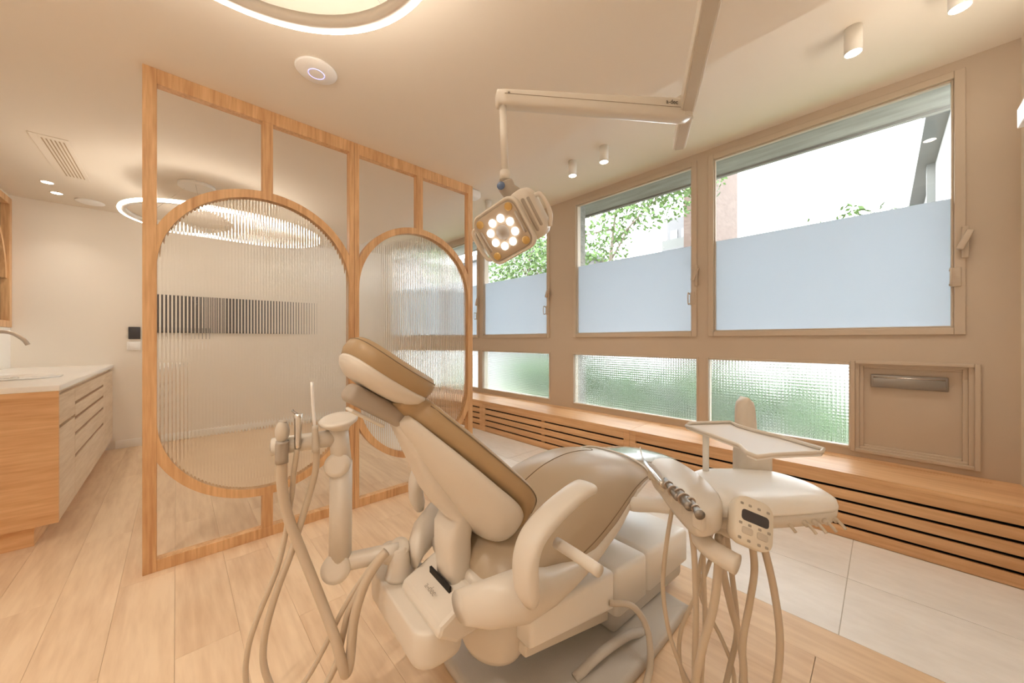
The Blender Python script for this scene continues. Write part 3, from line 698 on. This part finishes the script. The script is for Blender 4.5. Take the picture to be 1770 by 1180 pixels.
# ================================================================ assistant arm behind the chair
asst = empty('assistant_arm', world(-.65, .12, 0), 'cream assistant arm with a bar of suction tips left of the chair', 'instrument arm')
mb = MB(); br = rrect(-.735, -.10, -.585, .33, .055, 6)
pillow(mb, br, [(.95, .262), (.99, .270), (1, .285), (1, .345), (.99, .357), (.965, .363), (.9, .364), (.02, .364)], lambda x, y, h: world(x, y, h)); mb.build('bracket', 'chair_plastic', asst)
kn = world(-.625, -.045, .362)
MB().lathe([(.030, 0), (.030, .006), (.022, .012), (.014, .014), (.012, .020), (.0, .020)], kn, seg=24).build('lock_knob', 'chrome', asst)
MB().tube([world(-.60, -.06, .31), world(-.53, -.05, .31), world(-.47, -.02, .30)], .028, 12, 4).build('mount_neck', 'chair_plastic', asst)
pb = onz(690, 995, .364); pt = at(676, 945, 1.10)
MB().lathe([(.044, 0), (.044, .012), (.040, .014), (.037, .05), (.028, .095), (.022, .10)], pb, seg=28).build('pivot_post', 'chair_plastic', asst)
def cap(name, c, n, r, d, mat='chair_plastic', par=asst):
    n = Vector(n).normalized(); return MB().lathe([(r*.55, -d), (r, -d*.7), (r, .0), (r*.93, .006), (r*.6, .009), (0, .0095)], c, n, 28).build(name, mat, par)
cap('pivot_cap', pb+Vector((0, 0, .095)), -FWD*.8+UPV*.8+RGT*.1, .033, .04)
e1, e0 = at(588, 973, 1.14), pb+Vector((0, 0, .085))
cap('pivot_cap', e0.lerp(e1, .17)+Vector((0, 0, .012)), -FWD*.3+UPV*.9, .030, .05)
MB().tube([e0, e0.lerp(e1, .5), e1], .027, 16, 3).build('link_arm', 'chair_plastic', asst)
cap('elbow_disc', e1-FWD*.03, -FWD*.93+RGT*.25+UPV*.25, .044, .065)
e2 = at(590, 798, 1.14)
MB().cyl(e1, e2, .034, .033, 24).build('upright', 'chair_plastic', asst)
cap('elbow_disc', e2-FWD*.028, -FWD*.93+RGT*.25+UPV*.25, .038, .06)
MB().cyl(e2, at(585, 735, 1.14), .030, .028, 24).build('neck', 'chair_plastic', asst)
MB().lathe([(.026, -.03), (.032, -.015), (.056, .004), (.058, .012), (.052, .016), (.03, .013), (0, .012)], at(586, 730, 1.14), UPV*.95-FWD*.2, 32).build('top_dish', 'chair_plastic', asst)
h0, h1 = at(584, 755, 1.14), at(470, 772, 1.06)
hb = MB().cyl(h0, h1, .0265, .0255, 24).build('holder_bar', 'chair_plastic', asst)
MB().cyl(h1, h1+(h1-h0).normalized()*.004, .012, seg=14).build('end_plug', 'chair_grey', hb)
MB().box((0, 0, 0), (.034, .0006, .016)).build('rating_label', 'plastic_white', asst)
lb = bpy.data.objects['rating_label']; lb.location = e0.lerp(e1, .42)-FWD*.0285-RGT*.017-org(asst)-Vector((0, 0, .006)); lb.rotation_euler = (-.2, .28, AZ-PI/2)
def P(pts): return [at(x, y, d) for x, y, d in pts]
# suction and syringe instruments hanging in the bar, each with its hose
it = empty('suction_handpiece', at(487, 775, 1.05), 'grey wide suction handpiece at the end of the holder bar', 'handpiece', 'assistant instruments')
MB().tube(P([(487, 800, 1.045), (487, 775, 1.045), (488, 762, 1.045)]), .017, 14, 3).build('collar', 'chair_grey', it)
fr = at(487, 746, 1.045)
mb = MB(); ov = [(.017*math.cos(a), .031*math.sin(a)) for a in [2*PI*k/28 for k in range(28)]]
pillow(mb, ov, [(.5, -.018), (.9, -.014), (1, -.004), (1, .004), (.9, .009), (.02, .010)], lambda x, y, h: fr + RGT*x + UPV*y - FWD*h); mb.build('valve_head', 'hose_light', it)
MB().cyl(at(488, 733, 1.05), at(489, 727, 1.05), .011, seg=16).build('mouth', 'chair_grey', it)
MB().tube(P([(487, 795, 1.045), (488, 840, 1.05), (497, 890, 1.06), (524, 960, 1.07), (556, 1040, 1.07), (580, 1105, 1.06), (592, 1150, 1.06), (598, 1164, 1.07), (605, 1140, 1.08), (612, 1070, 1.09), (630, 1010, 1.10), (655, 968, 1.11), (668, 953, 1.12)]), .0145, 12, 6).build('hose', 'hose', it)
it = empty('air_water_syringe', at(513, 770, 1.06), 'slim silver syringe in the middle of the holder bar', 'handpiece', 'assistant instruments')
MB().tube(P([(514, 775, 1.065), (515, 745, 1.065), (516, 715, 1.065)]), lambda u: .0085+.003*u, 12, 4).build('body', 'chrome', it)
MB().tube(P([(515, 716, 1.065), (508, 712, 1.065), (505, 708, 1.065)]), .0035, 8, 3).build('nozzle', 'steel_dark', it)
MB().tube(P([(514, 775, 1.065), (508, 815, 1.07), (502, 870, 1.08), (483, 970, 1.06), (446, 1065, 1.04), (429, 1120, 1.03), (425, 1175, 1.03), (440, 1222, 1.04), (480, 1222, 1.06), (525, 1180, 1.08), (560, 1120, 1.09), (597, 1045, 1.10), (640, 980, 1.11), (664, 955, 1.12)]), .0075, 10, 6).build('hose', 'hose', it)
it = empty('saliva_ejector', at(543, 765, 1.08), 'thin saliva ejector with a clear straw tip on the holder bar', 'handpiece', 'assistant instruments')
MB().tube(P([(546, 780, 1.085), (545, 755, 1.085), (544, 735, 1.085)]), lambda u: .011-.003*u, 12, 3).build('valve', 'hose_light', it)
MB().tube(P([(544, 738, 1.085), (541, 700, 1.085), (539, 660, 1.085)]), .0042, 10, 4).build('straw', 'plastic_white', it)
MB().tube(P([(547, 775, 1.085), (545, 815, 1.09), (530, 870, 1.09), (505, 950, 1.07), (474, 1035, 1.05), (456, 1110, 1.04), (460, 1165, 1.04), (490, 1215, 1.05), (545, 1205, 1.07), (580, 1150, 1.09), (592, 1100, 1.10), (605, 1050, 1.10), (640, 985, 1.11), (662, 957, 1.12)]), .0095, 10, 6).build('hose', 'hose', it)

# ================================================================ dentist's delivery unit on its arm
dv = empty('delivery_unit', onz(1290, 880, 0), 'cream instrument delivery unit with a touchpad beside the foot end', 'dental unit')
def zpoly(px, z): return [(p.x, p.y) for p in (onz(x, y, z) for x, y in px)]
ZB = .70
def zpts(px): return [(p.x, p.y) for p in (onz(x, y, z) for x, y, z in px)]
body = resample(zpts([(1196, 812, .715), (1255, 806, .72), (1325, 809, .72), (1395, 834, .71), (1438, 861, .70), (1449, 882, .685), (1436, 900, .665), (1390, 908, .66), (1330, 912, .66), (1270, 914, .66), (1215, 895, .675), (1185, 850, .70)]), 6)
mb = MB(); pillow(mb, body, [(.02, ZB-.052), (.80, ZB-.052), (.93, ZB-.046), (.985, ZB-.03), (1.0, ZB-.012)]); mb.build('lower_case', 'chair_plastic', dv)
mb = MB(); pillow(mb, body, [(1.003, ZB-.011), (1.005, ZB-.004), (.98, ZB+.010), (.90, ZB+.020), (.70, ZB+.027), (.4, ZB+.031), (.02, ZB+.032)]); mb.build('top_case', 'chair_white', dv)
hold = resample(zpoly([(1135, 801), (1165, 803), (1205, 828), (1240, 862), (1249, 884), (1236, 900), (1208, 903), (1188, 888), (1160, 858), (1137, 828), (1124, 811)], ZB+.01), 5)
mb = MB(); pillow(mb, hold, [(.9, ZB-.035), (1.0, ZB-.02), (1.0, ZB+.022), (.97, ZB+.030), (.90, ZB+.034), (.02, ZB+.034)]); hd_ = mb.build('handpiece_holder', 'chair_plastic', dv)
for k in range(5):
    p = onz(1128+20*k, 818+20.5*k, ZB+.012)
    MB().rbox((-.016, -.009, -.02), (.016, .009, .022), .006, 3, Matrix.Translation(p) @ Matrix.Rotation(AZ+.35, 4, 'Z')).build('holder_lip', 'chair_plastic', hd_)
for k, (x, y) in enumerate(((1352, 896), (1386, 898), (1403, 897), (1420, 895), (1436, 891))):
    q = onz(x, y, ZB-.030)
    tg = MB().cyl(q, q-FWD*.018-UPV*.006, .0075, .0065, 12).build('toggle', 'hose_light', dv)
    MB().tube([q-FWD*.014, q-FWD*.024-UPV*.012+RGT*.008, q-FWD*.028-UPV*.022+RGT*.014], .004, 8, 3).build('lever', 'hose_light', tg)
q = onz(1371, 891, ZB-.026); MB().cyl(q-FWD*.001, q-FWD*.004, .0045, seg=12).build('socket', 'black_gap', dv)
# touchpad
pc = at(1305, 903, .86); ea = (RGT*.93-UPV*.36-FWD*.12).normalized(); eb = (RGT*.36+UPV*.80+FWD*.45); eb = (eb-ea*eb.dot(ea)).normalized(); en = ea.cross(eb).normalized()
if en.dot(FWD) > 0: en = -en
def pd(x, y, h): return pc + ea*x + eb*y + en*h
tp_ = rrect(-.046, -.058, .046, .056, .027, 6)
mb = MB(); pillow(mb, tp_, [(.6, -.05), (.86, -.045), (.97, -.03), (1.0, -.012), (.99, -.003), (.95, 0), (.02, .0005)], pd); pad = mb.build('touchpad', 'pad_face', dv, label='tilted cream touchpad with a dark display')
def padbox(nm, x0, y0, x1, y1, h, mat): 
    mb = MB(); pillow(mb, rrect(x0, y0, x1, y1, min(x1-x0, y1-y0)*.3, 3), [(1, 0), (1, h*.7), (.93, h), (.02, h)], pd); return mb.build(nm, mat, pad)
padbox('display', -.033, -.004, .033, .022, .0012, 'screen_dark')
padbox('key', -.030, -.034, -.004, -.018, .002, 'hose_light'); padbox('key', .006, -.034, .032, -.018, .002, 'hose_light')
for (x, y) in ((-.034, .034), (-.014, .034), (.008, .034), (.03, .034), (-.034, -.012), (-.012, -.012), (.012, -.012), (.034, -.012), (-.034, -.046), (-.012, -.047), (.012, -.047), (.03, -.046)):
    padbox('key_mark', x-.004, y-.003, x+.004, y+.003, .0008, 'soft_ink')
MB().tube(P([(1222, 905, 1.0), (1212, 928, .95), (1226, 946, .90), (1250, 962, .87), (1275, 976, .845)]), .0245, 16, 5).build('grab_handle', 'chair_plastic', dv)
MB().rbox((-.05, -.045, -.03), (.05, .045, .02), .015, 3, Matrix.Translation(onz(1262, 900, ZB-.055))).build('swivel', 'chair_plastic', dv)
# supporting arm reaching from the chair column
MB().tube([world(.16, .0, .515), onz(1085, 868, .53), onz(1140, 872, .58), onz(1215, 880, .625)], .026, 14, 5).build('support_arm', 'chair_white', dv)
# instrument tray above
tr = zpoly([(1186, 738), (1192, 733), (1262, 731), (1274, 737), (1300, 745), (1350, 757), (1424, 779), (1420, 784), (1335, 788), (1308, 792), (1291, 785), (1278, 772), (1235, 756)], .865)
mb = MB(); mb.loft([[(x, y, h) for x, y in tr] for h in (.859, .864)], True, False); ty = mb.build('tray', 'tray_white', dv, label='flat white tray with turned-up edges')
MB().tube([(x, y, .869) for x, y in tr]+[(*tr[0], .869)], .0055, 8, 1).build('rim', 'chair_plastic', ty)
q = onz(1220, 740, .862); MB().cyl((q.x, q.y, ZB+.01), (q.x, q.y, .859), .0095, seg=16).build('tray_post', 'chair_white', dv)
q = onz(1300, 765, .80); qc = Vector((q.x, q.y, 0))
MB().rbox((-.055, -.04, ZB-.02), (.055, .04, .80), .03, 4, Matrix.Translation(qc) @ Matrix.Rotation(AZ-PI/2, 4, 'Z')).build('tray_pivot', 'chair_plastic', dv)
rp = at(1291, 800, 1.36); rt = at(1287, 686, 1.38); rings = []
for k in range(15):
    u = k/14; c = rp.lerp(rt, u); w = .047*(1-.30*u)*(1 if u < .85 else math.sqrt(max(.02, 1-((u-.85)/.15)**2))); d = .034*(1-.2*u)
    rings.append([c + RGT*w*math.cos(a) + FWD*d*math.sin(a) for a in [2*PI*j/24 for j in range(24)]])
MB().loft(rings).build('rear_upright', 'chair_plastic', dv)
# handpieces lying in the holder, each with its hose
def loop(a, b_): return P(a) + P(b_)
HP = [('air_water_syringe', 'silver syringe with a long thin bent tip at the end of the holder', [(1106, 772), (1110, 788), (1116, 800), (1130, 818), (1146, 838)], [.0018, .0022, .007, .009, .008], 'chrome',
       [(1163, 872, 1.10), (1152, 940, 1.06), (1146, 1010, 1.05), (1153, 1075, 1.04), (1170, 1135, 1.03), (1195, 1190, 1.03), (1215, 1230, 1.05), (1200, 1225, 1.10), (1176, 1150, 1.13), (1178, 1085, 1.14), (1210, 1015, 1.12), (1236, 945, 1.10)], .0062),
      ('curing_light', 'handpiece with a dark brown tip lying next to the syringe', [(1121, 802), (1127, 808), (1137, 820), (1150, 840)], [.005, .011, .011, .009], 'chair_grey',
       [(1192, 898, .98), (1200, 960, .98), (1203, 1060, .98), (1201, 1150, .99), (1205, 1235, 1.0), (1235, 1250, 1.05), (1262, 1150, 1.08), (1274, 1085, 1.09), (1266, 1000, 1.08), (1256, 925, 1.06)], .0078),
      ('turbine_coupling', 'short steel coupling in the third notch of the holder', [(1150, 828), (1156, 838), (1164, 848), (1172, 860)], [.006, .009, .012, .010], 'steel_dark',
       [(1214, 915, .98), (1217, 1000, .99), (1218, 1090, 1.0), (1213, 1180, 1.0), (1225, 1240, 1.02), (1262, 1230, 1.06), (1268, 1165, 1.08), (1248, 1105, 1.10), (1215, 1040, 1.12), (1208, 990, 1.12), (1222, 930, 1.08)], .0060),
      ('motor_coupling', 'long steel coupling in the fourth notch of the holder', [(1167, 842), (1174, 852), (1182, 862), (1192, 876)], [.006, .011, .013, .011], 'steel_dark',
       [(1243, 925, .92), (1241, 985, .92), (1233, 1050, .92), (1214, 1120, .93), (1202, 1190, .94), (1215, 1260, .96), (1260, 1268, 1.0), (1284, 1180, 1.04), (1280, 1110, 1.05), (1263, 1045, 1.04), (1248, 975, 1.03), (1246, 920, 1.02)], .0105),
      ('scaler_coupling', 'ribbed steel coupling seated in the last round notch', [(1186, 858), (1194, 866), (1202, 878), (1210, 890)], [.005, .008, .007, .012], 'steel_dark',
       [(1300, 935, .93), (1304, 985, .94), (1296, 1040, .95), (1284, 1110, .96), (1287, 1180, .97), (1300, 1245, .97), (1325, 1240, .95), (1343, 1175, .94), (1348, 1100, .93), (1337, 1015, .93), (1317, 930, .93)], .0088)]
for (nm, lab, px, rad, mat, hz, hr) in HP:
    base = onz(*px[-1], ZB+.035)
    h = empty(nm, base, lab, 'handpiece', 'delivery unit instruments')
    pts = [onz(x, y, ZB+.043+.012*(len(px)-1-i)/len(px)) for i, (x, y) in enumerate(px)]
    if nm == 'air_water_syringe': pts[0].z += .02; pts[0] = onz(1106, 772, pts[0].z)
    rf = lambda u, rad=rad: rad[min(int(u*(len(rad)-1)), len(rad)-2)]*(1-(u*(len(rad)-1)) % 1)+rad[min(int(u*(len(rad)-1))+1, len(rad)-1)]*((u*(len(rad)-1)) % 1) if u < 1 else rad[-1]
    MB().tube(pts, rf, 14, 6).build('body', mat, h)
    if mat == 'steel_dark':
        for k in range(1, 3):
            c = pts[k]; t_ = (pts[k+1]-pts[k-1]).normalized(); MB().cyl(c-t_*.003, c+t_*.003, rad[k]+.003, seg=16).build('ring', 'nickel', h)
    MB().tube(P(hz), hr, 10, 6).build('hose', 'hose', h)

# ================================================================ operating light
ol = empty('operating_light', at(1225, -300, .62), 'cream operating light on a jointed ceiling arm above the chair', 'surgical light')
lc = at(870, 401, 1.2)
la = (RGT*.059+UPV*.0236-FWD*.04).normalized(); lb_ = (RGT*.036-UPV*.062+FWD*.0165); lb_ = (lb_-la*lb_.dot(la)).normalized(); ln = la.cross(lb_)
if ln.dot(FWD) > 0: ln = -ln
def lp(x, y, h): return lc + la*x + lb_*y + ln*h
def lplate(nm, x0, y0, x1, y1, r, prof, mat, par=ol): 
    mb = MB(); pillow(mb, rrect(x0, y0, x1, y1, r, 6), prof, lp); return mb.build(nm, mat, par)
face = lplate('lamp_head', -.092, -.088, .092, .088, .035, [(.80, -.055), (.95, -.045), (1.03, -.02), (1.04, -.004), (1.0, .004), (.965, .004), (.95, 0), (.02, 0)], 'chair_plastic')
lplate('front_lens', -.082, -.078, .082, .078, .028, [(1, .0005), (1, .003), (.98, .004), (.02, .0045)], 'lamp_lens')
for k in range(8):
    a = 2*PI*(k+.5)/8; c = lp(.046*math.cos(a), .046*math.sin(a), .0045)
    MB().lathe([(.0125, 0), (.0125, .003), (.009, .005), (0, .0055)], c, ln, 20).build('led', 'led_lamp', ol)
for (x, y) in ((-.062, -.060), (.062, -.060), (.062, .060), (-.062, .060)):
    MB().lathe([(.0135, 0), (.0135, .003), (.010, .005), (0, .0055)], lp(x, y, .0045), ln, 20).build('amber_lens', 'lamp_amber', ol)
MB().lathe([(.024, 0), (.024, .002), (0, .0025)], lp(0, 0, .0045), ln, 24).build('centre_disc', 'lamp_grey', ol)
for (y0, y1, x0) in ((-.038, .038, -.080), (-.038, .038, .070)):
    lplate('vent_slot', x0, y0, x0+.010, y1, .004, [(1, .004), (1, .0058), (.02, .0058)], 'lamp_grey')
rc_ = lplate('rear_case', .050, -.090, .140, .078, .035, [(.75, -.085), (.93, -.078), (1.0, -.06), (1.0, -.030), (.95, -.018), (.02, -.017)], 'chair_plastic')
lplate('side_vent', .101, -.060, .113, .055, .006, [(1, -.020), (1, -.0155), (.02, -.0155)], 'lamp_grey', rc_); lplate('side_vent', .121, -.055, .131, .045, .005, [(1, -.022), (1, -.0165), (.02, -.0165)], 'lamp_grey', rc_)
MB().tube([lp(-.085, -.06, -.02), lp(-.115, -.052, -.02), lp(-.122, 0, -.02), lp(-.115, .052, -.02), lp(-.085, .06, -.02)], .0075, 10, 6).build('grip', 'chair_plastic', ol)
MB().tube([lp(.138, -.05, -.05), lp(.158, -.04, -.05), lp(.160, .02, -.05), lp(.138, .06, -.05)], .0075, 10, 6).build('grip', 'chair_plastic', ol)
j0 = at(873, 318, 1.24)
MB().tube([at(873, 318, 1.24), at(880, 330, 1.24), at(897, 342, 1.245), lp(.06, -.05, -.06)], lambda u: .030-.006*u, 16, 6).build('yoke', 'lamp_grey', ol)
MB().lathe([(.014, 0), (.014, .003), (0, .004)], at(866, 321, 1.208), -FWD+RGT*-.3, 16).build('blue_lens', 'blue_glass', ol)
MB().cyl(at(873, 312, 1.24), at(873, 296, 1.24), .020, .018, 20).build('collar', 'chair_plastic', ol)
MB().cyl(at(873, 300, 1.24), at(869, 180, 1.24), .0125, seg=16).build('drop_rod', 'chair_plastic', ol)
A0, A1 = at(863, 172, 1.24), at(1182, 193, 1.40); ax_ = (A1-A0).normalized(); sd_ = ax_.cross(UPV).normalized(); up_ = sd_.cross(ax_)
rings = []
for (u, h, w) in ((-.015, .016, .018), (-.01, .026, .024), (.03, .0275, .026), (.5, .033, .028), (.97, .040, .030), (1.02, .036, .026), (1.03, .02, .016)):
    c = A0.lerp(A1, u); rings.append([c + sd_*w*math.copysign(abs(math.cos(a))**.45, math.cos(a)) + up_*h*math.copysign(abs(math.sin(a))**.45, math.sin(a)) for a in [2*PI*k/24 for k in range(24)]])
sa = MB().loft(rings).build('spring_arm', 'chair_plastic', ol)
sgn = 1 if (sd_.dot(FWD) < 0) else -1
MB().box((0, 0, 0), (1, 1, 1)).build('cover_seam', 'seam_thread', sa)
bpy.data.objects['cover_seam'].data.clear_geometry()
me = MB().tube([A0.lerp(A1, .02)+sd_*sgn*.0265+up_*.006, A0.lerp(A1, .97)+sd_*sgn*.0305-up_*.004], .0008, 5, 2)
bpy.data.objects.remove(bpy.data.objects['cover_seam']); me.build('cover_seam', 'seam_thread', sa)
text('a-dec', .024, A0.lerp(A1, .90)+sd_*sgn*.0302+up_*.014, ax_, up_, 'ink', sa)
MB().cyl(A0+sd_*sgn*.025+up_*.008+ax_*.03, A0+sd_*sgn*.0275+up_*.008+ax_*.03, .004, seg=10).build('screw', 'steel_dark', sa)
B0, B1 = onz(1174, 258, 2.04), onz(1231, 0, 2.04); bd = (B1-B0).normalized(); B2 = B1+bd*.32; bs_ = bd.cross(UPV)
def beam(nm, w, z0, z1, mat): return MB().loft([[p+bs_*x+UPV*z for x, z in ((-w, z0), (w, z0), (w, z1), (-w, z1))] for p in (B0, B2)], True, False).build(nm, mat, ol, bevel=.003)
beam('fixed_arm', .026, 0, .055, 'chair_plastic'); beam('underside_strip', .019, -.003, 0, 'hose_light')
MB().cyl(B2-bd*.05+UPV*.05, Vector((B2.x-bd.x*.05, B2.y-bd.y*.05, ZC)), .03, seg=20).build('ceiling_post', 'chair_plastic', ol)
MB().lathe([(.09, 0), (.09, -.015), (.04, -.03)], (B2.x-bd.x*.05, B2.y-bd.y*.05, ZC), seg=28).build('ceiling_flange', 'chair_plastic', ol)
MB().cyl(A1-UPV*.03, A1+UPV*.05, .034, seg=20).build('knuckle', 'chair_plastic', ol)

# ================================================================ outside
structure(MB().box((3.40, -3, 2.77), (3.86, 9, 3.0)).box((3.86, -3, 2.75), (3.90, 9, 3.0)), 'trim_2', 'concrete')          # concrete balcony slab over the windows
structure(MB().box((3.40, 2.47, -.3), (3.56, 2.78, 2.77)), 'trim_3', 'concrete')                                             # concrete fin between the window pairs
structure(MB().box((3.40, -14, -.5), (60, 60, -.32)), 'ground', 'grass')
structure(MB().box((3.40, -14, -.33), (4.4, 60, -.30)).box((6.0, -14, -.33), (60, 60, -.30)), 'ground_paving', 'paving')
def foliage(centres, n, size, seed):
    rn = random.Random(seed); mb = MB(); tot = sum(r**2 for *_, r in centres)
    for (x, y, z, r) in centres:
        for _ in range(int(n*r*r/tot)):
            d = Vector((rn.gauss(0, 1), rn.gauss(0, 1), rn.gauss(0, 1))).normalized()*r*rn.random()**.45
            c = Vector((x, y, z))+d; nn = Vector((rn.gauss(0, 1), rn.gauss(0, 1), rn.gauss(0, 1))).normalized(); a = nn.orthogonal().normalized()*size*rn.uniform(.6, 1.2); b_ = nn.cross(a)*.6
            mb.add([c-a, c+b_*.8, c+a, c-b_*.8], [(0, 1, 2, 3)])
    return mb
def tree(name, label, base, top, centres, n, size, mat, seed, group='trees outside the windows', cat='tree', tr=.09):
    t = empty(name, base, label, cat, group); base = Vector(base); top = Vector(top)
    tk = MB().tube([base, base.lerp(top, .5)+Vector((.05, .08, 0)), top], lambda u: tr*(1-.7*u), 8, 5).build('trunk', 'bark', t)
    rn = random.Random(seed)
    for k, (x, y, z, r) in enumerate(centres):
        p = base.lerp(top, min(.95, .45+.08*k)); MB().tube([p, p.lerp(Vector((x, y, z)), .5)+Vector((0, 0, .12)), Vector((x, y, z+r*.3))], lambda u: tr*.38*(1-.75*u), 6, 4).build('branch', 'bark', tk)
    foliage(centres, n, size, seed).build('foliage', mat, t, recalc=False)['kind'] = 'stuff'
    return t
tree('street_tree', 'leafy green tree with a forked trunk outside the middle window', (9.0, 5.75, -.3), (9.2, 5.3, 5.2),
     [(9.0, 6.6, 3.1, .75), (9.2, 5.9, 3.9, .9), (9.0, 5.2, 4.7, .9), (9.3, 4.4, 4.9, .8), (9.1, 3.7, 4.9, .75), (9.2, 6.9, 4.2, .8), (9.4, 3.2, 5.2, .7), (9.2, 5.6, 2.7, .6), (9.4, 5.0, 5.8, .9)], 3600, .085, 'leaf_pale', 3)
tree('street_tree', 'bright green tree outside the window behind the operating light', (10.5, 10.3, -.3), (10.4, 9.9, 5.0),
     [(10.2, 11.3, 3.5, 1.0), (10.4, 10.2, 4.2, 1.1), (10.4, 9.1, 3.9, 1.0), (10.4, 8.3, 4.6, 1.0), (10.2, 11.4, 4.9, 1.0), (10.5, 9.6, 5.4, 1.0)], 3200, .095, 'leaf_pale', 5)
tree('young_tree', 'sparse treetop showing above the frosted film of the wide window', (9.0, .75, -.3), (9.0, .6, 3.3),
     [(9.0, .95, 3.1, .42), (9.0, .35, 3.25, .4), (9.0, -.02, 3.2, .35), (9.0, 1.3, 2.8, .4)], 420, .075, 'leaf_pale', 8, tr=.04)
for k, (x, y, h) in enumerate(((4.9, .75, .62), (5.0, 1.55, .75), (4.8, 2.35, .7), (5.1, 3.2, .8), (4.9, 4.1, .75), (5.2, 5.1, .8))):
    lab = ['low green shrub behind the pressed glass nearest the letter slot', 'rounded green shrub behind the pressed glass by the lower mullion', 'green shrub behind the pressed glass in the middle lower window',
           'green shrub behind the pressed glass beside the wide pier', 'dark green shrub behind the lower window past the chair head', 'green shrub outside the lower window behind the screen'][k]
    sh = empty('shrub', (x, y, -.3), lab, 'shrub', 'shrubs outside the lower windows')
    MB().tube([(x, y, -.3), (x+.03, y, .1), (x, y+.05, h-.1)], .03, 6, 3).build('stem', 'bark', sh)
    foliage([(x, y, h-.3, .5), (x+.1, y-.3, h-.45, .42), (x, y+.32, h-.4, .42)], 700, .07, 20+k).build('foliage', 'leaf', sh, recalc=False)['kind'] = 'stuff'
bk_ = empty('brick_building', (20, 5.5, -.3), 'brown brick building seen at the left edge of the wide window', 'building')
MB().box((18, 5.94, -.3), (24, 6.75, 16)).build('wall', 'brick_far', bk_)
ab = empty('apartment_block', (23, 8.4, -.3), 'pale apartment block with balconies beyond the leafy tree', 'building')
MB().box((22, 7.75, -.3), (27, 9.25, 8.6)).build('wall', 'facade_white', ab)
for z in (3.2, 5.0, 6.8):
    for y in (7.95, 8.6): MB().box((21.95, y, z), (22.0, y+.42, z+1.05)).build('window', 'far_glass', ab)
    bl_ = MB().box((21.3, 7.75, z-.35), (22, 9.25, z-.2)).build('balcony', 'facade_white', ab)
    MB().box((21.3, 7.75, z-.2), (21.33, 9.25, z+.35)).build('railing', 'facade_grey', bl_)
hs = empty('rendered_house', (16, 16, -.3), 'white rendered house behind the bright green tree', 'building')
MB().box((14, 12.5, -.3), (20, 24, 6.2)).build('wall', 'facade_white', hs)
for y in (13.6, 15.6, 17.6, 19.6):
    wv = MB().box((13.95, y, 3.4), (14.0, y+1.0, 4.7)).build('window', 'far_glass', hs); MB().box((13.9, y-.1, 3.25), (14.0, y+1.1, 3.38)).build('sill', 'facade_grey', wv)
MB().box((13.6, 12.4, 6.2), (20.2, 24.2, 6.5)).build('roof', 'facade_grey', hs)
wg = empty('white_wing', (9, -1.5, -.3), 'white building wing with a grey gutter at the edge of the wide window', 'building')
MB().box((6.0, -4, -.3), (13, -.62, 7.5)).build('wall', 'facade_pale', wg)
MB().box((5.9, -.62, 4.25), (13.1, -.40, 4.55)).build('gutter', 'facade_grey', wg)
MB().box((9.6, -.62, -.3), (9.75, -.52, 4.25)).build('downpipe', 'facade_grey', wg)
MB().box((6.4, -.63, 1.0), (8.2, -.60, 3.3)).build('window', 'far_glass', wg)
